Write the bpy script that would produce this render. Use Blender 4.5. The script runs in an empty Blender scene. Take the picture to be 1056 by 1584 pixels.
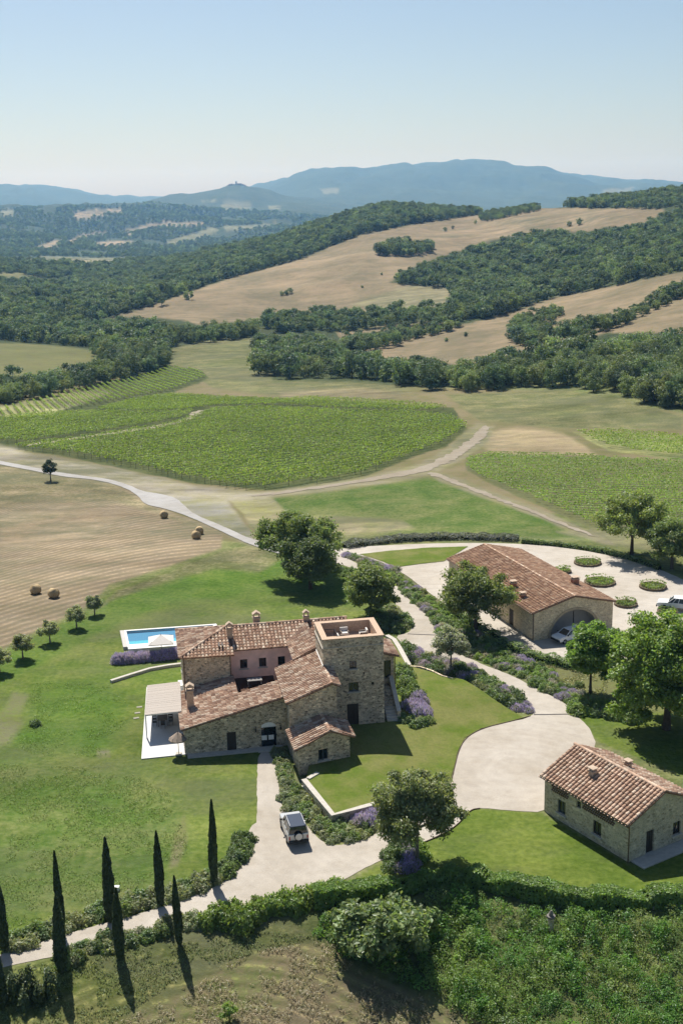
import bpy, bmesh, math, random
import numpy as np
from mathutils import Vector, Matrix
from mathutils.geometry import delaunay_2d_cdt

random.seed(7)
RNG = np.random.default_rng(7)
scene = bpy.context.scene
C = scene.collection

# ------------------------------------------------------------------ camera, sky, sun, exposure
F_PX = 1850.0
PITCH = math.atan(482 / F_PX)
ROLL = math.radians(1.2)
CAM_H = 54.0
cam_data = bpy.data.cameras.new('camera')
cam_data.sensor_fit = 'VERTICAL'
cam_data.sensor_height = 36.0
cam_data.sensor_width = 24.0
cam_data.lens = F_PX / 1584 * 36.0
cam_data.clip_start = 0.5
cam_data.clip_end = 60000
cam = bpy.data.objects.new('camera', cam_data)
C.objects.link(cam)
cam.matrix_world = (Matrix.Translation((0, 0, CAM_H)) @ Matrix.Rotation(math.pi / 2 - PITCH, 4, 'X')
                    @ Matrix.Rotation(-ROLL, 4, 'Z'))
scene.camera = cam

SUN_EL = math.radians(53)
SUN_AZ = math.radians(-19)          # clockwise from +Y (ahead of the camera)
world = bpy.data.worlds.new('World')
scene.world = world
world.use_nodes = True
wn = world.node_tree.nodes
sky = wn.new('ShaderNodeTexSky')
sky.sky_type = 'NISHITA'
sky.sun_disc = False
sky.sun_elevation = SUN_EL
sky.sun_rotation = SUN_AZ % (2 * math.pi)
sky.altitude = 300
sky.air_density = 1.0
sky.dust_density = 1.3
sky.ozone_density = 2.8
bg = wn['Background']
bg.inputs['Strength'].default_value = 0.056
world.node_tree.links.new(sky.outputs[0], bg.inputs['Color'])

sun_data = bpy.data.lights.new('sun', 'SUN')
sun_data.energy = 4.5
sun_data.angle = math.radians(0.53)
sun_data.color = (1.0, 0.955, 0.88)
sun = bpy.data.objects.new('sun', sun_data)
C.objects.link(sun)
sdir = Vector((math.sin(SUN_AZ) * math.cos(SUN_EL), math.cos(SUN_AZ) * math.cos(SUN_EL), math.sin(SUN_EL)))
sun.rotation_euler = sdir.to_track_quat('Z', 'Y').to_euler()
sun.location = (-60, 200, 240)

vs = scene.view_settings
vs.view_transform = 'Standard'
vs.look = 'None'
vs.exposure = 0.75
vs.gamma = 1.0
vs.use_curve_mapping = False
cy = scene.cycles
cy.max_bounces = 6
cy.diffuse_bounces = 4
cy.glossy_bounces = 2
cy.transmission_bounces = 3
cy.volume_bounces = 0
cy.transparent_max_bounces = 6
cy.use_denoising = True

# ------------------------------------------------------------------ pixel <-> world (photo of 1056 x 1584)
cp, sp_ = math.cos(PITCH), math.sin(PITCH)
cr, sr = math.cos(ROLL), math.sin(ROLL)


def ray(px, py):
    u = (px - 528) / F_PX
    w = (792 - py) / F_PX
    u, w = u * cr + w * sr, -u * sr + w * cr
    return np.array([u, cp + w * sp_, -sp_ + w * cp])


def P(px, py, z=0.0):
    d = ray(px, py)
    t = (z - CAM_H) / d[2]
    return np.array([d[0] * t, d[1] * t, z])


def PY(px, py, Y):
    d = ray(px, py)
    t = Y / d[1]
    return np.array([d[0] * t, Y, CAM_H + d[2] * t])


def proj(x, y, z):
    z = z - CAM_H
    dep = np.maximum(y * cp - z * sp_, 1e-3)
    up = y * sp_ + z * cp
    u, w = x / dep, up / dep
    return 528 + F_PX * (u * cr - w * sr), 792 - F_PX * (u * sr + w * cr)


# ------------------------------------------------------------------ numpy noise
def _hash(ix, iy, seed):
    h = (ix.astype(np.int64) * 374761393 + iy.astype(np.int64) * 668265263 + seed * 1442695041) & 0xFFFFFFFF
    h = ((h ^ (h >> 13)) * 1274126177) & 0xFFFFFFFF
    return ((h ^ (h >> 16)) & 0xFFFF) / 65535.0


def vnoise(x, y, seed=0):
    x = np.asarray(x, float); y = np.asarray(y, float)
    ix, iy = np.floor(x), np.floor(y)
    fx, fy = x - ix, y - iy
    fx = fx * fx * fx * (fx * (fx * 6 - 15) + 10)
    fy = fy * fy * fy * (fy * (fy * 6 - 15) + 10)
    a = _hash(ix, iy, seed); b = _hash(ix + 1, iy, seed)
    c = _hash(ix, iy + 1, seed); d = _hash(ix + 1, iy + 1, seed)
    return (a + (b - a) * fx) * (1 - fy) + (c + (d - c) * fx) * fy


def fbm(x, y, seed=0, oct=4):
    s, a, t = 0, 0.5, 0
    for o in range(oct):
        s = s + a * vnoise(x * 2 ** o + 17.3 * o, y * 2 ** o - 9.1 * o, seed + o)
        t += a
        a *= 0.5
    return s / t


def sstep(a, b, x):
    t = np.clip((x - a) / (b - a), 0, 1)
    return t * t * (3 - 2 * t)


def inpoly(px, py, poly):
    px = np.asarray(px, float); py = np.asarray(py, float)
    inside = np.zeros(px.shape, bool)
    n = len(poly)
    for i in range(n):
        x0, y0 = poly[i]; x1, y1 = poly[(i + 1) % n]
        if y0 == y1:
            continue
        c = ((y0 > py) != (y1 > py)) & (px < (x1 - x0) * (py - y0) / (y1 - y0) + x0)
        inside ^= c
    return inside


def polydist(px, py, poly, closed=True):
    px = np.asarray(px, float); py = np.asarray(py, float)
    best = np.full(px.shape, 1e9)
    n = len(poly)
    for i in range(n if closed else n - 1):
        x0, y0 = poly[i]; x1, y1 = poly[(i + 1) % n]
        dx, dy = x1 - x0, y1 - y0
        L = dx * dx + dy * dy + 1e-9
        t = np.clip(((px - x0) * dx + (py - y0) * dy) / L, 0, 1)
        best = np.minimum(best, np.hypot(px - x0 - t * dx, py - y0 - t * dy))
    return best


# ------------------------------------------------------------------ terrain height
CTRL = []
def cz(px, py, z): CTRL.append(tuple(P(px, py, z)))
def cy_(px, py, Y): CTRL.append(tuple(PY(px, py, Y)))
def ch(px, Y, z):   # hidden point: azimuth from a pixel column
    CTRL.append((ray(px, 310)[0] * Y, Y, z))

for px in (-900, -300, 0, 260, 528, 800, 1056, 1400, 2000):
    for Y in (60, 100, 140):
        ch(px, Y, 0)
for px, zz in ((-900, -6), (-300, -4), (0, -2.5), (260, -1.5), (528, -1), (800, -.5), (1056, 0), (1400, 2), (2000, 6)):
    ch(px, 190, zz)
for q in ((0, 715, -6), (220, 765, -5), (400, 770, -4.5), (0, 690, -7), (430, 757, -5), (600, 740, -4.5), (700, 720, -5), (900, 800, -2),
          (1056, 800, -1), (720, 665, -8), (560, 690, -8), (300, 700, -8), (100, 670, -9), (1056, 715, -4), (880, 700, -5.5),
          (0, 640, -12), (200, 625, -13), (330, 632, -11.5), (550, 630, -11.5), (760, 640, -9), (1056, 670, -6.5), (310, 580, -18),
          (150, 598, -17), (0, 605, -15), (420, 590, -16.5), (560, 590, -14), (700, 600, -11), (860, 600, -9), (1056, 632, -6),
          (390, 530, -21), (270, 560, -21), (60, 560, -15), (150, 545, -17), (0, 545, -16), (220, 575, -21)):
    cz(*q)
for q in ((170, 492, 840), (300, 485, 830), (400, 495, 800), (540, 520, 700), (640, 540, 620), (760, 545, 560), (900, 520, 540), (1056, 500, 520),
          (560, 470, 830), (700, 490, 720), (860, 460, 760), (1056, 420, 720), (640, 440, 900), (500, 430, 980), (350, 445, 980),
          (460, 400, 1150), (600, 400, 1050), (640, 350, 1300), (740, 333, 1450), (760, 400, 1050), (900, 360, 1080), (1056, 335, 1050),
          (820, 330, 1350), (930, 316, 1400), (1056, 300, 1300), (600, 322, 1600), (530, 338, 1600), (430, 372, 1600), (330, 395, 1550),
          (250, 420, 1450), (160, 455, 1250), (140, 520, 800), (40, 520, 760), (40, 470, 1000), (60, 430, 1400), (120, 405, 1900), (0, 405, 1900),
          (1250, 290, 1300), (1600, 280, 1200), (1250, 500, 500), (-200, 470, 900), (-500, 440, 900),
          (0, 390, 2700), (200, 392, 2800), (340, 390, 3000), (60, 360, 3600), (200, 350, 3900), (330, 350, 4100), (430, 350, 4300),
          (0, 326, 4800), (120, 322, 4900), (230, 319, 5000), (320, 330, 5000), (430, 330, 5000), (-300, 320, 4800),
          (365, 286, 6600), (350, 289, 6600), (335, 294, 6600), (318, 298, 6600), (290, 302, 6600), (250, 309, 6600), (385, 289, 6600), (405, 293, 6600), (425, 300, 6600), (300, 314, 6150), (390, 312, 6150), (440, 312, 6300), (330, 312, 6000),
          (418, 293, 9500), (432, 288, 9500), (448, 281, 9500), (470, 272, 9500), (485, 269, 9500), (505, 266, 9500), (530, 265, 9500), (560, 268, 9500), (590, 268, 9500), (610, 262, 9500), (625, 260, 9500), (640, 262, 9500), (660, 266, 9500), (678, 259, 9500), (695, 255, 9500), (712, 254, 9500), (740, 257, 9500), (768, 256, 9500), (790, 259, 9500), (815, 264, 9500), (840, 265, 9500), (860, 271, 9500), (882, 278, 9500), (900, 281, 9600), (960, 286, 9800), (1056, 290, 10000), (1300, 285, 10000), (1700, 280, 10000),
          (0, 293, 10500), (60, 294, 10500), (100, 297, 10500), (150, 307, 10500), (220, 313, 10500), (-300, 288, 10500), (-800, 285, 10500),
          (600, 300, 7600), (800, 300, 7600), (500, 305, 7600)):
    cy_(*q)
for q in ((430, 2200, -50), (600, 2300, -30), (740, 2200, -30), (900, 2100, -20), (1056, 2000, 0), (1400, 2000, 10), (600, 4500, -50), (800, 4500, -50),
          (1056, 4500, -20), (1400, 4500, 0), (100, 5700, 0), (250, 5600, 10), (400, 5700, 20), (0, 7500, -20), (250, 8000, -20), (400, 8000, 0),
          (0, 13500, 60), (528, 13500, 100), (1056, 13500, 60), (-900, 2500, -30), (2000, 2500, 30), (-900, 5000, 20), (2000, 6000, 40),
          (-900, 600, -10), (2000, 500, 20), (-900, 13500, 60), (2000, 13500, 60)):
    ch(*q)
CT = np.array(CTRL)


def _ab(x, y):
    r = np.hypot(x, y)
    az = np.clip(np.degrees(np.arctan2(x, y)), -45, 45)
    return az / 7.0, np.log(np.maximum(r, 40)) * 2.4


def _k(r2):
    return 0.5 * r2 * np.log(r2 + 1e-9)


_a, _b = _ab(CT[:, 0], CT[:, 1])
_n = len(CT)
_scale = np.maximum(CT[:, 1], 60) ** 0.5      # heights are interpolated relative to distance
_M = np.zeros((_n + 3, _n + 3))
_M[:_n, :_n] = _k((_a[:, None] - _a) ** 2 + (_b[:, None] - _b) ** 2) + np.eye(_n) * 0.0006
_M[:_n, _n] = 1; _M[:_n, _n + 1] = _a; _M[:_n, _n + 2] = _b
_M[_n, :_n] = 1; _M[_n + 1, :_n] = _a; _M[_n + 2, :_n] = _b
_W = np.linalg.solve(_M, np.concatenate([CT[:, 2] / _scale, [0, 0, 0]]))


def rbf(x, y):
    x = np.asarray(x, float).ravel(); y = np.asarray(y, float).ravel()
    out = np.empty(x.shape)
    for i in range(0, len(x), 20000):
        a, b = _ab(x[i:i + 20000], y[i:i + 20000])
        v = _W[_n] + _W[_n + 1] * a + _W[_n + 2] * b
        v = v + _k((a[:, None] - _a) ** 2 + (b[:, None] - _b) ** 2) @ _W[:_n]
        out[i:i + 20000] = v * np.maximum(y[i:i + 20000], 60) ** 0.5
    return out


# edge of the bank in front of the drive and the hedge (world line, flat ground behind it)
BANK = [tuple(P(*q)[:2]) for q in ((-900, 1560), (-200, 1520), (40, 1502), (200, 1462), (320, 1432), (440, 1412), (560, 1396), (680, 1382),
                                  (760, 1388), (860, 1406), (960, 1416), (1056, 1408), (1200, 1370), (2200, 1200))]
_bx = np.array([q[0] for q in BANK]); _by = np.array([q[1] for q in BANK])


def bank_drop(x, y):
    d = np.interp(x, _bx, _by) - y
    d = np.maximum(d, 0)
    k = 0.16 + 0.12 * sstep(-9, 3, x)
    return -k * np.minimum(d, 26) * sstep(0, 2.5, d)


def Hf(x, y):
    shp = np.shape(x)
    x = np.asarray(x, float).ravel(); y = np.asarray(y, float).ravel()
    r = np.hypot(x, y)
    far = sstep(150, 215, r) * (y > 0)
    z = np.zeros(x.shape)
    m = far > 0
    if m.any():
        z[m] = rbf(x[m], y[m]) * far[m]
    z = z + bank_drop(x, y) * (1 - far)
    z = z + (fbm(x / 9, y / 9, 3, 2) - .5) * .25 * sstep(150, 260, r) * (1 - sstep(900, 1500, r))
    z = z + (fbm(x / 75, y / 75, 5, 3) - .5) * 5.0 * sstep(520, 900, r)
    z = z + (.6 - np.abs(fbm(x / 120, y / 210, 15, 3) * 2 - 1) * 2) * 4.0 * sstep(600, 900, r) * (1 - sstep(1500, 2200, r))
    z = z + (.72 - np.abs(fbm(x / 420, y / 420, 28, 4) * 2 - 1) * 2.2) * 30 * sstep(2300, 3600, r) * (1 - sstep(5600, 7500, r))
    z = z + (.72 - np.abs(fbm(x / 900, y / 1500, 31, 4) * 2 - 1) * 2.2) * 62 * sstep(6800, 8800, r)
    z = z + (fbm(x / 260, y / 260, 8, 4) - .5) * 20 * sstep(1800, 3600, r)
    z = z + (fbm(x / 420, y / 420, 11, 5) - .5) * 34 * sstep(5000, 8500, r)
    z = z + (fbm(x / 110, y / 420, 51, 3) - .5) * 22 * sstep(5600, 7000, r)
    return z.reshape(shp) if shp else float(z[0])


_T = np.geomspace(55, 13000, 2600)


def G(px, py):
    """first hit of the ray through a photo pixel with the terrain"""
    d = ray(px, py)
    x, y, z = d[0] * _T, d[1] * _T, CAM_H + d[2] * _T
    h = Hf(x, y)
    below = np.nonzero(z < h)[0]
    if len(below) == 0:
        i = len(_T) - 1
        return np.array([x[i], y[i], h[i]])
    i = max(below[0], 1)
    f0, f1 = z[i - 1] - h[i - 1], z[i] - h[i]
    t = _T[i - 1] + (_T[i] - _T[i - 1]) * f0 / (f0 - f1 + 1e-9)
    xx, yy = d[0] * t, d[1] * t
    return np.array([xx, yy, Hf(xx, yy)])


def GP(poly):
    return [tuple(G(*q)[:2]) for q in poly]


# ------------------------------------------------------------------ mesh helpers
def tag(o, label=None, cat=None, group=None, kind=None):
    if label: o['label'] = label
    if cat: o['category'] = cat
    if group: o['group'] = group
    if kind: o['kind'] = kind
    return o


def empty(name, loc, rz=0.0):
    o = bpy.data.objects.new(name, None)
    C.objects.link(o)
    o.location = loc
    o.rotation_euler = (0, 0, rz)
    o.empty_display_size = 0.3
    return o


def link(name, me, parent=None, loc=None, rz=None, scale=None):
    o = bpy.data.objects.new(name, me)
    C.objects.link(o)
    if parent: o.parent = parent
    if loc is not None: o.location = loc
    if rz is not None: o.rotation_euler = (0, 0, rz)
    if scale is not None: o.scale = (scale,) * 3 if np.isscalar(scale) else scale
    return o


def copy_tree(o, parent=None):
    c = o.copy()
    C.objects.link(c)
    c.parent = parent
    for ch_ in list(o.children):
        copy_tree(ch_, c)
    return c


def np_mesh(name, V, Fc, mats, col=None, matidx=None, smooth=False):
    """V (n,3), Fc (m,k) of one size k, col (n,3) per vertex"""
    me = bpy.data.meshes.new(name)
    V = np.asarray(V, np.float32); Fc = np.asarray(Fc, np.int32)
    m, k = Fc.shape
    me.vertices.add(len(V)); me.vertices.foreach_set('co', V.ravel())
    me.loops.add(m * k); me.loops.foreach_set('vertex_index', Fc.ravel())
    me.polygons.add(m)
    me.polygons.foreach_set('loop_start', np.arange(0, m * k, k, dtype=np.int32))
    try:
        me.polygons.foreach_set('loop_total', np.full(m, k, np.int32))
    except Exception:
        pass
    if matidx is not None:
        me.polygons.foreach_set('material_index', np.asarray(matidx, np.int32))
    me.polygons.foreach_set('use_smooth', np.full(m, smooth, bool))
    for mt in mats: me.materials.append(mt)
    if col is not None:
        a = me.attributes.new('col', 'FLOAT_COLOR', 'POINT')
        cc = np.ones((len(V), 4), np.float32); cc[:, :3] = col
        a.data.foreach_set('color', cc.ravel())
    me.update(calc_edges=True)
    me.validate()
    return me


class MB:
    """collects boxes, prisms and tubes; build() links them as ONE mesh object"""
    def __init__(s): s.v, s.f, s.m, s.c = [], [], [], []

    def add(s, vs_, fs, mi=0, col=(1, 1, 1)):
        n = len(s.v)
        s.v += [tuple(map(float, q)) for q in vs_]
        s.c += [col] * len(vs_)
        for f in fs:
            s.f.append([n + i for i in f]); s.m.append(mi)

    def quad(s, a, b, c, d, mi=0, col=(1, 1, 1)): s.add([a, b, c, d], [(0, 1, 2, 3)], mi, col)

    def hexa(s, bot, top, mi=0, col=(1, 1, 1)):
        n = len(bot)
        s.add(list(bot) + list(top), [tuple(reversed(range(n))), tuple(range(n, 2 * n))] +
              [(i, (i + 1) % n, n + (i + 1) % n, n + i) for i in range(n)], mi, col)

    def box(s, c, size, rz=0, mi=0, col=(1, 1, 1)):
        cx, cy__, cz_ = c; sx, sy, sz = [q / 2 for q in size]
        co, si = math.cos(rz), math.sin(rz)
        pts = [(cx + a * sx * co - b * sy * si, cy__ + a * sx * si + b * sy * co) for a, b in ((-1, -1), (1, -1), (1, 1), (-1, 1))]
        s.hexa([(x, y, cz_ - sz) for x, y in pts], [(x, y, cz_ + sz) for x, y in pts], mi, col)

    def prism(s, poly, z0, z1, mi=0, col=(1, 1, 1)):
        s.hexa([(x, y, z0) for x, y in poly], [(x, y, z1) for x, y in poly], mi, col)

    def tube(s, p, q, r0, r1, seg=8, mi=0, col=(1, 1, 1), caps=True):
        p = Vector(p); q = Vector(q); d = (q - p)
        if d.length < 1e-6: return
        d.normalize()
        a = d.orthogonal().normalized(); b = d.cross(a)
        vs_ = []
        for c, r in ((p, r0), (q, r1)):
            for i in range(seg):
                t = 2 * math.pi * i / seg
                vs_.append(c + a * (r * math.cos(t)) + b * (r * math.sin(t)))
        fs = [(i, (i + 1) % seg, seg + (i + 1) % seg, seg + i) for i in range(seg)]
        if caps: fs += [tuple(reversed(range(seg))), tuple(range(seg, 2 * seg))]
        s.add(vs_, fs, mi, col)

    def build(s, name, mats, parent=None, bevel=0, smooth=False):
        me = bpy.data.meshes.new(name)
        me.from_pydata(s.v, [], s.f)
        mats = mats if isinstance(mats, (list, tuple)) else [mats]
        for m in mats: me.materials.append(m)
        me.polygons.foreach_set('material_index', s.m)
        if smooth: me.polygons.foreach_set('use_smooth', [True] * len(s.f))
        a = me.attributes.new('col', 'FLOAT_COLOR', 'POINT')
        cc = np.ones((len(s.v), 4), np.float32); cc[:, :3] = s.c
        a.data.foreach_set('color', cc.ravel())
        bm = bmesh.new(); bm.from_mesh(me)
        bmesh.ops.recalc_face_normals(bm, faces=bm.faces)
        bm.to_mesh(me); bm.free()
        me.update()
        o = link(name, me, parent)
        if bevel:
            b = o.modifiers.new('bevel', 'BEVEL'); b.width = bevel; b.segments = 2; b.limit_method = 'ANGLE'
        return o


# ------------------------------------------------------------------ materials
class NT:
    def __init__(s, name):
        s.mat = bpy.data.materials.new(name); s.mat.use_nodes = True
        s.t = s.mat.node_tree; s.n = s.t.nodes; s.bsdf = s.n['Principled BSDF']; s.out = s.n['Material Output']

    def node(s, typ, **kw):
        x = s.n.new(typ)
        for k, v in kw.items():
            if k in x.inputs: x.inputs[k].default_value = v
            else: setattr(x, k, v)
        return x

    def link(s, a, b): s.t.links.new(a, b)

    def attr(s, name, out='Color'):
        x = s.node('ShaderNodeAttribute'); x.attribute_name = name
        return x.outputs[out]

    def pos(s, scale=(1, 1, 1)):
        g = s.node('ShaderNodeNewGeometry')
        m = s.node('ShaderNodeVectorMath', operation='MULTIPLY'); m.inputs[1].default_value = scale
        s.link(g.outputs['Position'], m.inputs[0])
        return m.outputs[0]

    def noise(s, vec, scale, detail=4, rough=.55):
        x = s.node('ShaderNodeTexNoise')
        x.inputs['Scale'].default_value = scale; x.inputs['Detail'].default_value = detail; x.inputs['Roughness'].default_value = rough
        s.link(vec, x.inputs['Vector'])
        return x.outputs['Fac']

    def ramp(s, fac, stops, interp='LINEAR'):
        x = s.node('ShaderNodeValToRGB'); x.color_ramp.interpolation = interp
        e = x.color_ramp.elements
        while len(e) < len(stops): e.new(.5)
        for i, (p, c) in enumerate(stops):
            e[i].position = p
            e[i].color = (c, c, c, 1) if np.isscalar(c) else (*c, 1)
        s.link(fac, x.inputs['Fac'])
        return x.outputs['Color']

    def mix(s, a, b, fac, mode='MIX'):
        x = s.node('ShaderNodeMix', data_type='RGBA', blend_type=mode)
        for sock, v in ((x.inputs[0], fac), (x.inputs[6], a), (x.inputs[7], b)):
            if hasattr(v, 'links'): s.link(v, sock)
            elif np.isscalar(v): sock.default_value = v
            else: sock.default_value = (*v, 1)
        return x.outputs[2]

    def math(s, op, a, b=0.0, c=None):
        x = s.node('ShaderNodeMath', operation=op)
        for i, v in enumerate((a, b, c)):
            if v is None: continue
            if hasattr(v, 'links'): s.link(v, x.inputs[i])
            else: x.inputs[i].default_value = v
        return x.outputs[0]

    def bump(s, h, strength=.5, dist=.05):
        x = s.node('ShaderNodeBump'); x.inputs['Strength'].default_value = strength; x.inputs['Distance'].default_value = dist
        s.link(h, x.inputs['Height']); s.link(x.outputs[0], s.bsdf.inputs['Normal'])

    def done(s, col=None, rough=.85, spec=.2, metal=0):
        b = s.bsdf
        if col is not None:
            if hasattr(col, 'links'): s.link(col, b.inputs['Base Color'])
            else: b.inputs['Base Color'].default_value = (*col, 1)
        b.inputs['Roughness'].default_value = rough
        b.inputs['Specular IOR Level'].default_value = spec
        b.inputs['Metallic'].default_value = metal
        return s.mat


MATS = {}


def plain(name, col, rough=.7, spec=.3, metal=0, var=.12, scale=6):
    if name in MATS: return MATS[name]
    t = NT(name)
    n = t.noise(t.pos(), scale, 3)
    v = t.ramp(n, ((.3, 1 - var), (.7, 1 + var)))
    MATS[name] = t.done(t.mix(col, v, 1.0, 'MULTIPLY'), rough, spec, metal)
    return MATS[name]


def leafmat(name, base, trans=.46, hue=.0, obvar=.25):
    t = NT(name)
    base = tuple(q * 1.6 for q in base)
    c = t.mix(base, t.attr('col'), 1.0, 'MULTIPLY')
    oi = t.node('ShaderNodeObjectInfo')
    v = t.ramp(oi.outputs['Random'], ((0, (1 - obvar, 1 - obvar * .9, 1 - obvar * .6)), (.35, (1 + obvar * .25, 1, .85)), (.6, (1 - obvar * .4, 1 - obvar * .2, 1)), (1, (1 + obvar, 1 + obvar * .8, 1 + obvar * .4))))
    c = t.mix(c, v, 1.0, 'MULTIPLY')
    d = t.node('ShaderNodeBsdfDiffuse'); t.link(c, d.inputs['Color'])
    tr = t.node('ShaderNodeBsdfTranslucent')
    c2 = t.mix(c, (1.25, 1.3, .6), 1.0, 'MULTIPLY'); t.link(c2, tr.inputs['Color'])
    g = t.node('ShaderNodeBsdfGlossy'); g.inputs['Roughness'].default_value = .45; g.inputs['Color'].default_value = (.9, .95, 1, 1)
    m1 = t.node('ShaderNodeMixShader'); m1.inputs[0].default_value = trans
    t.link(d.outputs[0], m1.inputs[1]); t.link(tr.outputs[0], m1.inputs[2])
    m2 = t.node('ShaderNodeMixShader'); m2.inputs[0].default_value = .025
    t.link(m1.outputs[0], m2.inputs[1]); t.link(g.outputs[0], m2.inputs[2])
    t.link(m2.outputs[0], t.out.inputs['Surface'])
    MATS[name] = t.mat
    return t.mat


def stonemat(name, cols, mortar, scale=2.6, rough=.9, grime=.35, con=1.0):
    t = NT(name)
    p0 = t.pos((1, 1, 1.7))
    wob = t.node('ShaderNodeTexNoise'); wob.inputs['Scale'].default_value = 3.0; t.link(p0, wob.inputs['Vector'])
    ad = t.node('ShaderNodeVectorMath', operation='MULTIPLY_ADD')
    ad.inputs[1].default_value = (.18, .18, .18); t.link(wob.outputs['Color'], ad.inputs[0]); t.link(p0, ad.inputs[2])
    v = t.node('ShaderNodeTexVoronoi'); v.inputs['Scale'].default_value = scale; t.link(ad.outputs[0], v.inputs['Vector'])
    ve = t.node('ShaderNodeTexVoronoi', feature='DISTANCE_TO_EDGE'); ve.inputs['Scale'].default_value = scale; t.link(ad.outputs[0], ve.inputs['Vector'])
    sep = t.node('ShaderNodeSeparateColor'); t.link(v.outputs['Color'], sep.inputs[0])
    n = len(cols)
    c = t.ramp(sep.outputs[0], [(i / (n - 1), q) for i, q in enumerate(cols)])
    c = t.mix(c, t.ramp(sep.outputs[1], ((.1, 1 - .45 * con), (.5, 1.0), (.9, 1 + .3 * con))), 1.0, 'MULTIPLY')
    fine = t.noise(t.pos(), 9, 5)
    c = t.mix(c, t.ramp(fine, ((.25, .62), (.75, 1.32))), 1.0, 'MULTIPLY')
    big = t.noise(t.pos((1, 1, .6)), .45, 4)
    c = t.mix(c, t.ramp(big, ((.3, 1 - grime), (.7, 1.12))), 1.0, 'MULTIPLY')
    e = t.ramp(ve.outputs['Distance'], ((.02, 0), (.09, 1)))
    c = t.mix(mortar, c, e)
    hgt = t.mix(e, fine, .25)
    t.bump(hgt, .8, .06)
    MATS[name] = t.done(c, rough, .15)
    return MATS[name]

# ------------------------------------------------------------------ ground zones (photo outline, distance range, two colours, softness, stripe)
WOODFLOOR = ((.035, .05, .022), (.05, .06, .028))
DRY = ((.172, .143, .085), (.092, .092, .04))
BARE = ((.232, .178, .115), (.118, .104, .064))
OLIVE = ((.095, .105, .042), (.13, .125, .064))
ZONES = []
def zone(poly, c, soft=3.0, yr=(0, 20000), stripe=None): ZONES.append((poly, c, soft, yr, stripe))

# far hills and mountains
zone([(-900, 420), (-900, 250), (2000, 240), (2000, 420)], ((.030, .050, .026), (.055, .07, .042)), 1, (2300, 20000))
for q in ([(112, 331), (150, 322), (188, 323), (190, 329), (150, 336), (118, 341)], [(188, 356), (250, 344), (310, 344), (320, 348), (250, 352), (195, 364)],
          [(40, 388), (85, 372), (98, 372), (88, 384)], [(100, 376), (125, 363), (170, 359), (170, 362), (130, 368), (112, 378)],
          [(140, 374), (200, 372), (220, 378), (160, 386)]):
    zone(q, ((.27, .215, .155), (.20, .165, .115)), 1.5, (2300, 6000))
for q in ([(60, 396), (150, 399), (210, 398), (330, 402), (330, 408), (60, 402)], [(345, 350), (430, 346), (425, 352), (350, 358)],
          [(340, 318), (360, 308), (390, 312), (388, 322), (350, 326)], [(310, 312), (335, 308), (334, 313)], [(0, 326), (25, 326), (20, 334), (0, 334)],
          [(495, 292), (525, 290), (522, 298), (500, 300)], [(930, 296), (980, 290), (975, 296), (940, 300)],
          [(415, 318), (435, 318), (432, 323), (416, 322)], [(260, 372), (330, 352), (340, 356), (300, 372), (250, 384)]):
    zone(q, ((.16, .16, .10), (.12, .125, .075)), 1.5, (2300, 12000))
# the opposite hillside
zone([(-600, 600), (-600, 395), (-100, 395), (130, 395), (400, 365), (600, 300), (1056, 270), (1800, 260), (1800, 640), (1056, 640), (700, 600), (400, 590), (260, 580)],
     WOODFLOOR, 4, (430, 2300))
HILL_FIELDS = [
    [(165, 492), (250, 467), (350, 432), (462, 402), (560, 362), (640, 347), (740, 332), (760, 316), (800, 312), (830, 322), (1030, 322), (1000, 345),
     (900, 358), (840, 352), (740, 378), (650, 408), (600, 438), (700, 446), (690, 468), (640, 482), (560, 486), (480, 490), (400, 496), (310, 502), (280, 495), (200, 490)],
    [(540, 540), (620, 525), (760, 492), (850, 462), (1056, 420), (1200, 400), (1200, 430), (1060, 438), (1100, 436), (1200, 520), (1056, 515), (940, 515), (850, 532), (740, 565), (640, 560), (550, 548)],
    [(520, 515), (640, 498), (700, 493), (690, 503), (560, 525), (525, 522)],
]
for q in HILL_FIELDS: zone(q, BARE, 3, (430, 2300))
zone([(740, 338), (780, 318), (830, 330), (1000, 330), (900, 356), (700, 372), (640, 365)], ((.245, .185, .12), (.14, .12, .075)), 12, (430, 2300))
zone([(540, 470), (640, 440), (700, 446), (690, 470), (600, 484)], ((.185, .165, .105), (.15, .14, .08)), 8, (430, 2300))
zone([(-100, 415), (30, 408), (75, 422), (40, 432), (-100, 440)], OLIVE, 3, (700, 2600))
zone([(0, 399), (60, 401), (160, 402), (200, 405), (150, 409), (0, 407)], ((.3, .26, .17), (.24, .2, .13)), 2, (1000, 3000))
# fields in the valley
zone([(-300, 528), (0, 530), (90, 535), (170, 545), (172, 560), (110, 575), (0, 600), (-300, 650)], ((.125, .122, .055), (.098, .106, .043)), 4, (200, 900))
zone([(262, 540), (330, 525), (420, 520), (420, 600), (300, 600), (318, 583), (262, 567)], OLIVE, 4, (200, 900))
zone([(-400, 660), (0, 600), (270, 566), (330, 600), (460, 590), (700, 600), (870, 606), (1056, 640), (1500, 680), (1500, 850), (1056, 800), (700, 790), (400, 840), (-400, 800)],
     DRY, 4, (170, 520))
zone([(330, 600), (400, 588), (560, 592), (640, 600), (600, 622), (420, 612)], OLIVE, 8, (200, 700))
zone([(430, 606), (560, 600), (640, 610), (560, 622), (440, 618)], ((.21, .175, .11), (.155, .136, .078)), 7, (200, 700))
zone([(690, 610), (870, 604), (960, 615), (1056, 645), (1056, 665), (860, 662), (740, 650)], OLIVE, 7, (200, 700))
zone([(760, 668), (800, 660), (870, 670), (905, 690), (925, 706), (850, 703), (760, 702), (745, 690)], ((.25, .195, .125), (.18, .15, .09)), 9, (200, 700))
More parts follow.
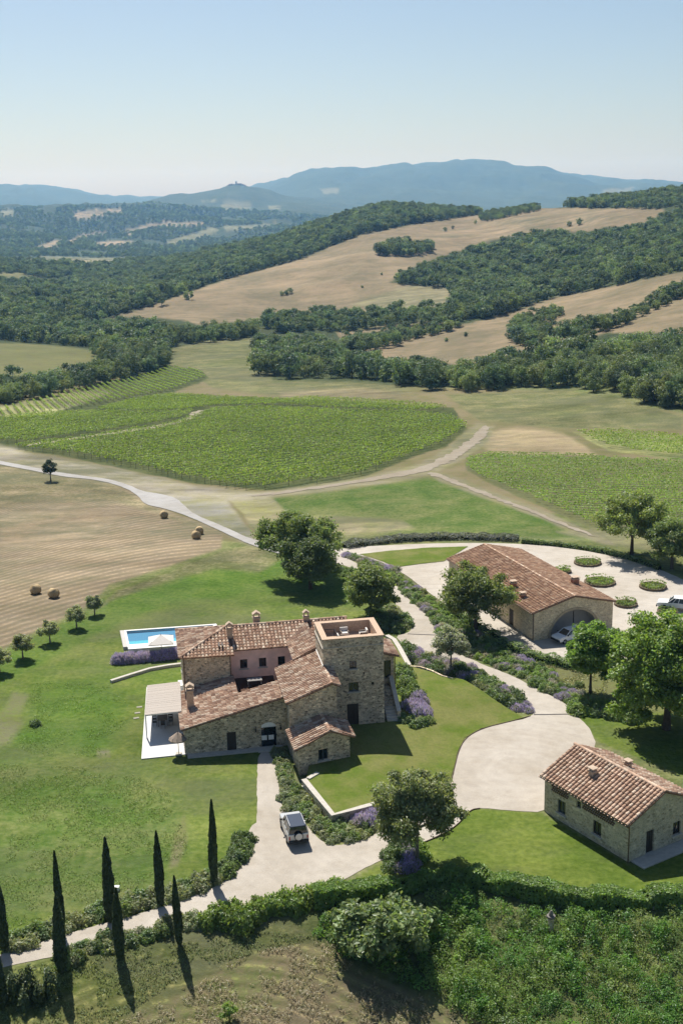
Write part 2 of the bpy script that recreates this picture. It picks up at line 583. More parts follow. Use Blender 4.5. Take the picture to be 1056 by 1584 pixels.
zone([(-300, 660), (0, 640), (80, 620), (150, 597), (262, 566), (312, 573), (325, 586), (260, 610), (540, 620), (700, 630), (722, 664), (690, 690), (640, 706), (560, 740),
      (430, 760), (300, 748), (100, 706), (0, 692), (-300, 700)], ((.042, .056, .02), (.065, .075, .03)), 2, (150, 600))  # vineyard ground: shade between the rows is put into this dark colour
zone([(0, 628), (150, 600), (180, 606), (80, 640), (0, 645)], ((.22, .215, .11), (.19, .19, .09)), 3, (150, 600))
zone([(720, 708), (760, 702), (900, 705), (1056, 714), (1300, 730), (1300, 860), (1030, 830), (925, 822), (800, 768), (720, 728)], ((.105, .108, .05), (.08, .09, .038)), 3, (150, 600))
zone([(885, 668), (1056, 675), (1300, 690), (1300, 715), (1056, 712), (940, 697)], ((.13, .15, .055), (.16, .16, .07)), 3, (150, 600))
# lush field behind the house, dry edges
zone([(415, 770), (560, 752), (660, 738), (720, 745), (800, 785), (910, 830), (800, 832), (700, 824), (560, 826), (440, 800)], ((.058, .098, .020), (.098, .11, .042)), 12, (150, 400))
zone([(380, 800), (500, 798), (620, 806), (640, 818), (540, 828), (400, 830)], ((.26, .22, .14), (.17, .17, .075)), 9, (150, 400))
zone([(860, 822), (1000, 812), (1150, 815), (1150, 862), (1010, 852), (930, 838)], ((.22, .20, .12), (.17, .17, .08)), 8, (120, 400))
zone([(350, 770), (420, 768), (440, 790), (420, 800), (380, 800)], ((.20, .185, .11), (.14, .14, .06)), 6, (120, 400))
# dusty verges of the lanes
zone([(735, 655), (765, 658), (755, 684), (715, 711), (670, 734), (600, 747), (500, 760), (400, 772), (395, 764), (500, 748), (590, 733), (652, 716), (695, 690), (718, 668)], ((.20, .178, .125), (.135, .13, .07)), 7, (150, 400))
zone([(655, 728), (690, 733), (765, 762), (845, 792), (935, 830), (960, 850), (920, 838), (830, 800), (750, 771), (680, 745)], ((.19, .17, .115), (.12, .12, .055)), 6, (150, 400))
# bare gravel shoulder along the paved track
zone([(-300, 660), (0, 688), (60, 703), (200, 728), (300, 752), (420, 764), (410, 772), (352, 775), (380, 815), (398, 835), (392, 846), (280, 790), (200, 752), (0, 720), (-300, 690)],
     ((.255, .23, .185), (.15, .142, .085)), 9, (120, 400))
zone([(270, 770), (350, 778), (395, 835), (385, 840), (290, 790)], ((.21, .20, .175), (.13, .13, .075)), 14, (120, 400))
# stubble field on the left
zone([(-400, 700), (0, 722), (120, 742), (200, 756), (260, 790), (345, 822), (342, 848), (250, 880), (170, 905), (140, 935), (60, 975), (0, 1006), (-400, 1100)],
     ((.215, .172, .120), (.145, .118, .08)), 5, (120, 400), 'stubble')
zone([(-400, 690), (0, 716), (100, 738), (180, 750), (250, 790), (340, 825), (300, 815), (180, 775), (60, 775), (0, 785), (-400, 800)],
     ((.135, .125, .065), (.185, .155, .10)), 10, (120, 400))
zone([(0, 800), (80, 780), (200, 790), (140, 830), (0, 850)], ((.235, .19, .13), (.19, .15, .10)), 16, (120, 400), None)
# gardens and lawns
zone([(-400, 1110), (0, 1010), (60, 980), (140, 940), (180, 910), (260, 885), (345, 850), (400, 848), (520, 868), (545, 880), (620, 940), (640, 1000), (600, 1100), (420, 1180), (390, 1320), (330, 1372),
      (180, 1425), (0, 1480), (-400, 1580)], ((.076, .118, .020), (.106, .128, .034)), 4, (60, 260), 'mow')
zone([(160, 930), (300, 890), (420, 860), (540, 885), (560, 925), (400, 915), (260, 935), (140, 985), (60, 1030), (0, 1060), (-60, 1080), (-60, 1040), (60, 985)], ((.060, .118, .015), (.084, .120, .027)), 14, (60, 260))
zone([(345, 850), (400, 846), (440, 862), (400, 885), (330, 880), (240, 905), (170, 930), (140, 948), (180, 915), (260, 885)], ((.095, .105, .04), (.15, .14, .078)), 8, (60, 260))
zone([(60, 1050), (170, 1060), (200, 1100), (165, 1170), (80, 1165), (20, 1150)], ((.064, .122, .017), (.088, .124, .027)), 46, (60, 260))
zone([(-60, 1180), (60, 1175), (190, 1190), (280, 1235), (290, 1310), (230, 1370), (100, 1410), (-60, 1440)], ((.066, .114, .021), (.104, .122, .042)), 40, (60, 260))
zone([(-40, 1105), (25, 1100), (35, 1120), (15, 1150), (-40, 1165)], ((.15, .15, .085), (.095, .115, .034)), 14, (60, 260))
zone([(20, 1070), (45, 1075), (30, 1105), (0, 1110)], ((.15, .15, .08), (.09, .115, .034)), 10, (60, 260))
zone([(150, 1160), (170, 1160), (172, 1172), (150, 1172)], ((.15, .15, .09), (.10, .115, .045)), 5, (60, 260))
zone([(270, 1290), (285, 1260), (290, 1300), (275, 1340), (262, 1345)], ((.15, .145, .075), (.10, .115, .038)), 9, (60, 260))
zone([(640, 1270), (740, 1250), (840, 1258), (975, 1338), (1056, 1300), (1300, 1240), (1300, 1390), (1056, 1385), (960, 1395), (860, 1380), (700, 1345), (560, 1385), (520, 1372), (600, 1330)],
     ((.074, .114, .017), (.098, .124, .027)), 2, (60, 260))
zone([(880, 1105), (1000, 1100), (1200, 1080), (1200, 1260), (1056, 1200), (930, 1150)], ((.074, .114, .017), (.098, .124, .027)), 3, (60, 260))
zone([(800, 1020), (900, 1036), (1000, 1030), (1056, 1040), (1056, 1105), (960, 1095), (880, 1060)], ((.13, .13, .058), (.10, .115, .038)), 6, (60, 260))
zone([(800, 842), (880, 846), (1000, 870), (1056, 890), (1150, 930), (1150, 860), (1000, 850), (870, 835)], ((.085, .105, .034), (.115, .12, .046)), 5, (60, 260))
# bank below the drive
zone([(-400, 1520), (0, 1500), (200, 1464), (320, 1436), (440, 1420), (520, 1445), (520, 1600), (-400, 1700)], ((.088, .112, .03), (.13, .13, .055)), 8, (40, 120), 'swath')
zone([(150, 1600), (260, 1545), (330, 1500), (420, 1465), (520, 1455), (560, 1500), (640, 1535), (720, 1560), (760, 1610), (700, 1900), (100, 1900)], ((.20, .16, .10), (.10, .115, .042)), 20, (30, 120), 'swath')
zone([(440, 1420), (560, 1390), (700, 1362), (860, 1390), (960, 1405), (1300, 1390), (1300, 1900), (760, 1900), (740, 1580), (560, 1500)], ((.06, .085, .028), (.10, .11, .045)), 5, (30, 120))


# ------------------------------------------------------------------ terrain sheet
def build_terrain():
    r = np.concatenate([[2, 8, 16, 26, 36, 44, 50, 54], np.geomspace(57, 420, 380), np.geomspace(425, 14500, 290)])
    az = np.concatenate([np.linspace(-180, -60, 22)[:-1], np.linspace(-60, -19, 42)[:-1], np.linspace(-19, 19, 420), np.linspace(19, 60, 42)[1:], np.linspace(60, 180, 22)[1:]])
    az = np.radians(az[:-1])      # -180 and 180 are the same column
    nr, na = len(r), len(az)
    X = r[:, None] * np.sin(az)[None]; Y = r[:, None] * np.cos(az)[None]
    Z = Hf(X, Y)
    front = np.cos(az)[None] > .3
    x, y, z = X.ravel(), Y.ravel(), Z.ravel()
    px, py = proj(x, y, z)
    px = np.where(y > 20, px, -9999)
    # wobble the outlines so that no field edge is ruler straight
    px = px + (fbm(x / 6, y / 6, 21, 3) - .5) * 5
    py = py + (fbm(x / 6, y / 6, 22, 3) - .5) * 3
    c1 = np.empty((len(x), 3)); c2 = np.empty((len(x), 3))
    c1[:] = (.11, .135, .045); c2[:] = (.15, .15, .07)
    amp = np.zeros(len(x)); ph = np.zeros(len(x))
    rr = np.hypot(x, y)
    def phase(pts, spacing):
        q = np.array([G(*t)[:2] for t in pts])
        cf = np.polyfit(q[:, 0], q[:, 1], 2)
        return (y - np.polyval(cf, np.clip(x, q[:, 0].min() - 25, q[:, 0].max() + 25))) / spacing
    phs = {'stubble': phase([(0, 905), (110, 872), (200, 855), (330, 836)], 2.5),
           'mow': phase([(0, 1100), (120, 1090), (260, 1080), (400, 1085)], 2.6),
           'swath': phase([(150, 1545), (220, 1518), (300, 1500), (400, 1494)], 1.25)}
    amps = {'stubble': .85, 'mow': .10, 'swath': 1.25}
    for poly, (a, b), soft, (y0, y1), st in ZONES:
        qx = [p[0] for p in poly]; qy = [p[1] for p in poly]
        m = (px > min(qx) - soft) & (px < max(qx) + soft) & (py > min(qy) - soft) & (py < max(qy) + soft) & (y > y0) & (y < y1)
        ii = np.nonzero(m)[0]
        if not len(ii): continue
        d = polydist(px[ii], py[ii], poly)
        sd = np.where(inpoly(px[ii], py[ii], poly), d, -d)
        w = sstep(-soft * .5, soft * .5 + .01, sd)[:, None]
        c1[ii] = c1[ii] * (1 - w) + np.array(a) * w
        c2[ii] = c2[ii] * (1 - w) + np.array(b) * w
        if st:
            amp[ii] = amp[ii] * (1 - w[:, 0]) + amps[st] * w[:, 0]
            ph[ii] = np.where(w[:, 0] > .02, phs[st][ii], ph[ii])
        else:
            amp[ii] = amp[ii] * (1 - w[:, 0])
    idx = np.arange(nr * na).reshape(nr, na)
    nxt = np.roll(idx, -1, axis=1)
    Fc = np.stack([idx[:-1], nxt[:-1], nxt[1:], idx[1:]], -1).reshape(-1, 4)[:, ::-1]
    me = np_mesh('terrain', np.stack([x, y, z], 1), Fc, [terrain_mat()], c1, smooth=True)
    a = me.attributes.new('colb', 'FLOAT_COLOR', 'POINT')
    cc = np.ones((len(x), 4), np.float32); cc[:, :3] = c2
    a.data.foreach_set('color', cc.ravel())
    for nm, arr in (('stripe_amp', amp), ('stripe_phase', ph)):
        a = me.attributes.new(nm, 'FLOAT', 'POINT'); a.data.foreach_set('value', arr.astype(np.float32))
    return tag(link('terrain', me), 'rolling farmland with meadows, stubble and wooded hills', kind='structure')


def terrain_mat():
    t = NT('terrain')
    p = t.pos()
    fine = t.noise(p, 1.6, 5, .65)
    mid = t.noise(p, .16, 5, .6)
    big = t.noise(p, .018, 5, .6)
    far = t.noise(p, .0035, 6, .62)
    f = t.math('MULTIPLY_ADD', mid, .55, t.math('MULTIPLY', big, .45))
    f = t.math('ADD', f, t.math('MULTIPLY', t.math('SUBTRACT', fine, .5), .45))
    c = t.mix(t.attr('col'), t.attr('colb'), t.ramp(f, ((.41, 0), (.59, 1))))
    # swaths, stubble rows
    a = t.attr('stripe_phase', 'Fac'); am = t.attr('stripe_amp', 'Fac')
    wob = t.math('MULTIPLY_ADD', mid, .45, a)
    s = t.math('SINE', t.math('MULTIPLY', wob, 6.2832))
    s = t.math('MULTIPLY', t.math('MULTIPLY', s, am), t.ramp(fine, ((.3, .1), (.65, 1))))
    c = t.mix(c, t.mix((1, 1, 1), (1.75, 1.66, 1.55), t.math('POWER', t.math('MAXIMUM', s, 0), t.math('MULTIPLY_ADD', t.math('GREATER_THAN', am, .9), 3.4, 1.6))), 1.0, 'MULTIPLY')
    c = t.mix(c, t.mix((1, 1, 1), (.68, .70, .66), t.math('MAXIMUM', t.math('MULTIPLY', s, -1), 0)), 1.0, 'MULTIPLY')
    c = t.mix(c, t.ramp(fine, ((.25, .70), (.75, 1.28))), 1.0, 'MULTIPLY')
    c = t.mix(c, t.ramp(far, ((.3, .85), (.7, 1.13))), 1.0, 'MULTIPLY')
    c = t.mix(c, t.ramp(mid, ((.3, (.80, .82, .84)), (.7, (1.16, 1.14, 1.10)))), 1.0, 'MULTIPLY')
    st2 = t.noise(t.pos((.028, .07, .1)), 1.0, 7, .72)
    c = t.mix(c, t.ramp(st2, ((.36, .62), (.5, 1.0), (.66, 1.45))), t.ramp(t.attr('colb'), ((.10, .2), (.135, 1.0))), 'MULTIPLY')
    scr = t.noise(t.pos((.016, .03, .05)), 1.5, 8, .78)
    c = t.mix(c, (.085, .09, .052), t.math('MULTIPLY', t.ramp(scr, ((.47, 0), (.60, .75))), t.ramp(t.attr('colb'), ((.10, 0), (.125, 1.0)))))
    c = t.mix(c, (1.2, 1.2, 1.18), 1.0, 'MULTIPLY')
    t.bump(t.math('ADD', fine, t.math('MULTIPLY', mid, 3)), .6, .2)
    return t.done(c, .95, .05)


build_terrain()


# ------------------------------------------------------------------ draped sheets: drives, yard, lawns, tracks
def resample(poly, step, closed=True):
    out = []
    n = len(poly)
    for i in range(n if closed else n - 1):
        a = np.array(poly[i]); b = np.array(poly[(i + 1) % n])
        k = max(1, int(math.ceil(np.linalg.norm(b - a) / step)))
        for j in range(k): out.append(tuple(a + (b - a) * j / k))
    if not closed: out.append(tuple(poly[-1]))
    return out


def smooth_poly(poly, closed=True, it=2):
    q = [np.array(p, float) for p in poly]
    for _ in range(it):
        o = []
        n = len(q)
        if not closed: o.append(q[0])
        for i in range(n if closed else n - 1):
            a, b = q[i], q[(i + 1) % n]
            o += [a * .75 + b * .25, a * .25 + b * .75]
        if not closed: o.append(q[-1])
        q = o
    return [tuple(p) for p in q]


def sheet(name, wpoly, mat, step, off, zf=None, smooth=1, kind='structure', label=None, jag=.06, jf=1.7):
    if smooth: wpoly = smooth_poly(wpoly, True, smooth)
    b = resample(wpoly, step * .5)
    if jag:
        b = [(q[0] + jag * float(vnoise(q[0] * jf, q[1] * jf, 3) - .5) * 2, q[1] + jag * float(vnoise(q[0] * jf, q[1] * jf, 4) - .5) * 2) for q in b]
    bx = [p[0] for p in b]; by = [p[1] for p in b]
    gx, gy = np.meshgrid(np.arange(min(bx), max(bx), step), np.arange(min(by), max(by), step))
    gx = gx.ravel() + RNG.uniform(-.2, .2, gx.size) * step; gy = gy.ravel() + RNG.uniform(-.2, .2, gy.size) * step
    m = inpoly(gx, gy, b)
    gx, gy = gx[m], gy[m]
    m = polydist(gx, gy, b) > step * .4
    pts = [Vector(p) for p in b] + [Vector(p) for p in zip(gx[m], gy[m])]
    n = len(b)
    v, e, f, *_ = delaunay_2d_cdt(pts, [], [list(range(n))], 1, 1e-5)
    x = np.array([q[0] for q in v]); y = np.array([q[1] for q in v])
    z = (Hf(x, y) if zf is None else zf(x, y)) + off
    me = bpy.data.meshes.new(name)
    me.from_pydata(np.stack([x, y, z], 1).tolist(), [], f)
    bm = bmesh.new(); bm.from_mesh(me); bmesh.ops.recalc_face_normals(bm, faces=bm.faces)
    if sum(q.normal.z for q in bm.faces) < 0: bmesh.ops.reverse_faces(bm, faces=bm.faces)
    bm.to_mesh(me); bm.free()
    me.polygons.foreach_set('use_smooth', [True] * len(me.polygons))
    me.materials.append(mat)
    return tag(link(name, me), label, kind=kind)


def gravel_mat(name, col, var=.16, track=0.0):
    t = NT(name)
    p = t.pos()
    fine = t.noise(p, 14, 4, .7); mid = t.noise(p, .7, 5, .6); big = t.noise(p, .12, 4)
    c = t.mix(col, t.ramp(fine, ((.3, 1 - var), (.7, 1 + var * .7))), 1.0, 'MULTIPLY')
    c = t.mix(c, t.ramp(mid, ((.3, .92), (.7, 1.05))), 1.0, 'MULTIPLY')
    c = t.mix(c, t.ramp(big, ((.35, (.90, .88, .85)), (.65, (1.05, 1.05, 1.06)))), 1.0, 'MULTIPLY')
    wv = t.node('ShaderNodeTexWave', wave_type='RINGS', rings_direction='Z'); wv.inputs['Scale'].default_value = .28; wv.inputs['Distortion'].default_value = 5; wv.inputs['Detail'].default_value = 3
    of = t.node('ShaderNodeVectorMath', operation='SUBTRACT'); of.inputs[1].default_value = tuple(P(800, 1190)); t.link(t.pos(), of.inputs[0]); t.link(of.outputs[0], wv.inputs['Vector'])
    c = t.mix(c, t.ramp(wv.outputs['Fac'], ((.2, .975), (.8, 1.01))), 1.0, 'MULTIPLY')
    patch = t.noise(t.pos((1, 1.6, 1)), .32, 6, .7)
    c = t.mix(c, t.ramp(patch, ((.34, (.90, .885, .86)), (.5, (1, 1, 1)), (.66, (1.03, 1.03, 1.03)))), 1.0, 'MULTIPLY')
    t.bump(t.math('ADD', fine, mid), .6, .05)
    return t.done(c, .95, .1)


def lawn_mat():
    t = NT('lawn')
    p = t.pos()
    fine = t.noise(p, 3.5, 5, .7); mid = t.noise(p, .35, 5, .6); big = t.noise(p, .07, 3)
    c = t.mix((.088, .128, .019), (.15, .158, .05), t.ramp(t.math('MULTIPLY_ADD', mid, .6, t.math('MULTIPLY', big, .4)), ((.42, 0), (.58, 1))))
    c = t.mix(c, t.ramp(fine, ((.25, .78), (.75, 1.2))), 1.0, 'MULTIPLY')
    t.bump(fine, .5, .05)
    return t.done(c, .95, .05)


GRAVEL = gravel_mat('gravel', (.41, .375, .325))
YARDG = gravel_mat('yard_gravel', (.44, .405, .355))
CONCRETE = gravel_mat('pale_concrete', (.335, .328, .315), .06)
DIRT = gravel_mat('dirt', (.27, .238, .185), .22)
LAWN = lawn_mat()

DRIVE = [(-120, 1508), (-60, 1496), (0, 1478), (102, 1445), (184, 1423), (252, 1403), (327, 1376), (362, 1354), (383, 1318), (382, 1291), (388, 1279), (399, 1271), (397, 1216), (400, 1160),
         (424, 1158), (427, 1189), (432, 1216), (437, 1255), (470, 1271), (489, 1295), (511, 1309), (542, 1305), (587, 1288), (640, 1264), (690, 1236), (701, 1200), (703, 1187), (708, 1164), (719, 1142),
         (745, 1127), (787, 1117), (814, 1112), (826, 1104), (821, 1092), (795, 1070), (772, 1055), (742, 1036), (706, 1020), (681, 1016), (660, 1022), (646, 1012), (646, 1004), (640, 997), (621, 995),
         (611, 984), (629, 980), (637, 973), (632, 961), (619, 948), (609, 936), (605, 919), (590, 902), (568, 888), (540, 876), (512, 866), (500, 858), (516, 852), (535, 860), (557, 873), (580, 882),
         (603, 896), (623, 917), (634, 930), (657, 948), (669, 965), (671, 975), (680, 984), (684, 996), (700, 1008), (720, 1016), (749, 1029), (793, 1046), (833, 1068), (872, 1086), (887, 1104), (907, 1122),
         (916, 1136), (921, 1152), (910, 1190), (880, 1230), (841, 1257), (800, 1255), (742, 1250), (727, 1252), (712, 1271), (690, 1288), (640, 1309), (572, 1339), (546, 1353), (500, 1379), (447, 1391), (360, 1404),
         (303, 1416), (198, 1450), (68, 1484), (14, 1494), (-60, 1514), (-120, 1530)]
sheet('gravel_drive', [tuple(P(*q)[:2]) for q in DRIVE], GRAVEL, 1.2, .03, smooth=1)
YARD = [(505, 856), (523, 849), (587, 844), (701, 840), (806, 842), (870, 847), (922, 855), (971, 866), (1012, 878), (1056, 897), (1140, 935), (1160, 1010), (1056, 1022), (940, 1020), (897, 1030),
        (872, 1022), (843, 1015), (806, 1010), (798, 1002), (769, 982), (748, 972), (686, 934), (663, 917), (617, 882), (585, 868), (556, 859), (530, 862)]
YARD_W = [tuple(G(*q)[:2]) for q in YARD]
sheet('gravel_yard', YARD_W, YARDG, 1.6, .05, smooth=1)
sheet('lawn_strip', GP([(556, 858), (600, 853), (660, 848), (724, 846), (704, 858), (686, 869), (650, 873), (613, 878), (585, 867)]), LAWN, 1.6, .11, smooth=0)
TRACK = [(-140, 690), (-60, 703), (0, 713), (72, 728), (131, 736.6), (171, 742), (199, 750), (219, 760), (247, 764), (274, 771), (286, 783), (302, 797), (342, 813), (394, 837), (450, 850), (515, 853),
         (505, 862), (450, 862), (392, 846), (338, 820), (294, 800), (255, 787), (223, 780), (216, 769), (195, 755), (159, 744), (91, 737), (0, 719), (-60, 708), (-140, 696)]
sheet('paved_track', GP(TRACK), CONCRETE, 1.5, .09, smooth=1)
sheet('dirt_lane', GP([(748, 658), (757, 660), (748, 680), (712, 705), (668, 728), (600, 741), (500, 755), (430, 765), (392, 769), (392, 765), (430, 761), (500, 751), (590, 737), (655, 722), (700, 699), (730, 676)]),
      DIRT, 1.6, .07, smooth=1, jag=.7, jf=.6)
sheet('dirt_lane', GP([(666, 730), (690, 737), (760, 766), (840, 796), (925, 830), (922, 832), (836, 799), (755, 769), (684, 741), (660, 733)]), DIRT, 1.4, .07, smooth=1, jag=.5, jf=.7)
sheet('dirt_lane', GP([(302, 635), (317, 635), (309, 643), (270, 658), (200, 668), (120, 679), (40, 691), (40, 688), (120, 676), (200, 665), (262, 655), (288, 647)]), DIRT, 1.8, .07, smooth=1, jag=.6, jf=.6)

# raised terrace lawn beside the house
TERR_EDGE = [P(690, 1236)[:2], P(703, 1187)[:2], P(708, 1164)[:2], P(719, 1142)[:2], P(745, 1127)[:2], P(787, 1117)[:2], P(820, 1108)[:2]]
def terrace_z(x, y): return .85 * sstep(.3, 9, polydist(x, y, [tuple(q) for q in TERR_EDGE], False))
TERR_PX = [((474, 1206), .85), ((516, 1262), .85), ((560, 1250), .85), ((604, 1237), .85), ((660, 1224), .6), ((690, 1215), .3), ((701, 1190), 0), ((707, 1164), 0), ((718, 1142), 0), ((744, 1127), 0), ((786, 1117), 0),
           ((812, 1111), 0), ((760, 1080), .5), ((715, 1052), .8), ((680, 1044), .85), ((633, 1030), .85), ((612, 990), .85), ((560, 990), .85), ((500, 1080), .85)]
TERR_W = [tuple(P(q[0], q[1], z)[:2]) for q, z in TERR_PX]
sheet('terrace_lawn', TERR_W, LAWN, 1.0, .05, zf=terrace_z, smooth=0)

# ------------------------------------------------------------------ buildings: shared pieces
STONE = stonemat('house_stone', [(.330, .255, .174), (.627, .512, .355), (.462, .387, .281), (.792, .660, .479), (.528, .396, .255), (.693, .585, .429)], (.660, .569, .421), 3.1)
STONE_T = stonemat('tower_stone', [(.310, .259, .199), (.569, .483, .362), (.431, .371, .293), (.742, .638, .483), (.483, .371, .267), (.638, .552, .422)], (.621, .535, .405), 3.1)
STONE_B = stonemat('barn_stone', [(.520, .406, .253), (.747, .601, .399), (.617, .496, .325), (.850, .724, .504), (.666, .529, .341), (.780, .659, .463)], (.764, .650, .480), 3.0, grime=.15, con=.35)
STONE_S = stonemat('cottage_stone', [(.400, .344, .237), (.575, .500, .362), (.475, .419, .300), (.663, .581, .438), (.500, .413, .275), (.613, .537, .400)], (.600, .537, .425), 3.0, grime=.18, con=.55)
PINK = plain('pink_plaster', (.80, .57, .51), .9, .1, var=.14, scale=1.2)
PALE = plain('pale_limestone', (.45, .42, .37), .85, .2, var=.12, scale=3)
BRICK = plain('terracotta_brick', (.48, .355, .26), .9, .1, var=.2, scale=7)
WOODDARK = plain('dark_wood', (.045, .035, .028), .6, .3)
SHUTTER = plain('grey_blue_wood', (.10, .115, .12), .6, .3)
GLASS = None
def glass_mat():
    t = NT('window_glass')
    return t.done((.012, .016, .02), .08, .6)
GLASS = glass_mat()
METAL = plain('dark_metal', (.045, .04, .037), .45, .5, .6)
COPPER = plain('copper_gutter', (.16, .105, .075), .5, .5, .5)
WHITEPAINT = plain('white_paint', (.78, .77, .75), .6, .3, var=.05)
FABRIC = plain('white_fabric', (.62, .59, .55), .9, .1, var=.05)
GREYPANEL = plain('grey_panel', (.33, .31, .30), .8, .2, var=.1, scale=1.5)


def tile_mat():
    t = NT('roof_tile')
    p = t.pos()
    c = t.attr('col')
    fine = t.noise(p, 16, 4, .7); big = t.noise(p, .9, 4)
    c = t.mix(c, t.ramp(fine, ((.3, .78), (.7, 1.18))), 1.0, 'MULTIPLY')
    lich = t.ramp(t.noise(p, 3.2, 5, .7), ((.55, 0), (.68, 1)))
    c = t.mix(c, (.30, .27, .19), t.math('MULTIPLY', lich, .45))
    c = t.mix(c, t.ramp(big, ((.3, .80), (.7, 1.1))), 1.0, 'MULTIPLY')
    return t.done(c, .92, .08)


TILE = tile_mat()
PALETTES = {
    'house': [(.40, .26, .185), (.45, .315, .228), (.34, .215, .152), (.51, .385, .29), (.37, .245, .178), (.27, .172, .125), (.55, .44, .34)],
    'barn': [(.38, .235, .15), (.43, .28, .185), (.33, .20, .13), (.47, .33, .23), (.36, .225, .15), (.28, .17, .115), (.41, .26, .175)],
    'cottage': [(.47, .325, .235), (.54, .395, .295), (.41, .275, .195), (.57, .45, .345), (.45, .31, .225), (.36, .235, .165)],
}


def roof(parent, pts, pal, sp=.40, ln=.46, thick=.14, name='roof', seed=0):
    """pts: coplanar 3D corners, the first edge is the eave (left to right seen from outside). Slab + barrel tiles."""
    rg = np.random.default_rng(seed + 100)
    pts = [np.array(q, float) for q in pts]
    e = pts[1] - pts[0]; e = e / np.linalg.norm(e)
    n = np.cross(pts[1] - pts[0], pts[-1] - pts[0]); n = n / np.linalg.norm(n)
    if n[2] < 0: n = -n
    u = np.cross(n, e)
    if np.dot(u, pts[-1] - pts[0]) < 0: u = -u
    q2 = [((q - pts[0]) @ e, (q - pts[0]) @ u) for q in pts]
    mb = MB()
    lo = [q - n * thick for q in pts]
    mb.hexa(lo, pts, 0, (.21, .125, .085))
    slab = mb.build(name, TILE, parent)
    palette = PALETTES[pal]
    s0, s1 = min(q[0] for q in q2), max(q[0] for q in q2)
    seg = 6
    V, Fq, Cc = [], [], []
    nc = max(1, int(round((s1 - s0) / sp))); spp = (s1 - s0) / nc
    for k in range(nc):
        s = s0 + (k + .5) * spp
        vv = []
        for i in range(len(q2)):
            (a0, b0), (a1, b1) = q2[i], q2[(i + 1) % len(q2)]
            if (a0 <= s < a1) or (a1 <= s < a0):
                vv.append(b0 + (b1 - b0) * (s - a0) / (a1 - a0))
        if len(vv) < 2: continue
        v0, v1 = min(vv), max(vv)
        v = v0 - .06
        while v < v1 - .12:
            ve = min(v + ln * 1.12, v1 + .02)
            js = rg.uniform(-.018, .018); jr = rg.uniform(.92, 1.08)
            col = np.array(palette[rg.integers(len(palette))]) * rg.uniform(.87, 1.12)
            base = len(V)
            for vv_, rad, lift in ((v, spp * .37 * jr, .05), (ve, spp * .30 * jr, .012)):
                for i in range(seg + 1):
                    t = math.pi * i / seg
                    V.append(pts[0] + e * (s + js + math.cos(t) * rad) + u * vv_ + n * (math.sin(t) * rad * .85 + lift - .02))
                    Cc.append(col)
            for i in range(seg): Fq.append((base + i, base + i + 1, base + seg + 2 + i, base + seg + 1 + i))
            Fq.append((base, base + seg, base + seg - 1, base + 1)); Fq.append((base + 1, base + seg - 1, base + seg - 2, base + 2))
            v += ln
    me = np_mesh('roof_tiles', V, Fq, [TILE], np.array(Cc))
    o = link('roof_tiles', me, slab); o['kind'] = 'stuff'
    return slab


def ridge(parent, p, q, pal, seed=0, r=.17):
    rg = np.random.default_rng(seed + 300)
    p = Vector(p); q = Vector(q); L = (q - p).length; n = max(1, int(L / .46))
    mb = MB(); palette = PALETTES[pal]
    d = (q - p).normalized(); side = d.cross(Vector((0, 0, 1))).normalized(); up = side.cross(d)
    for i in range(n):
        a = p + d * (L * i / n - .03); b = p + d * (L * (i + 1) / n + .03)
        col = tuple(np.array(palette[rg.integers(len(palette))]) * rg.uniform(.9, 1.25))
        vs_ = []
        for c, rr in ((a, r * 1.08), (b, r * .95)):
            for k in range(7):
                t = math.pi * k / 6
                vs_.append(c + side * (math.cos(t) * rr) + up * (math.sin(t) * rr * .9 - .02))
        mb.add(vs_, [(k, k + 1, 8 + k, 7 + k) for k in range(6)] + [(0, 6, 5, 4, 3, 2, 1)], 0, col)
    o = mb.build('ridge_tiles', TILE, parent)
    return o


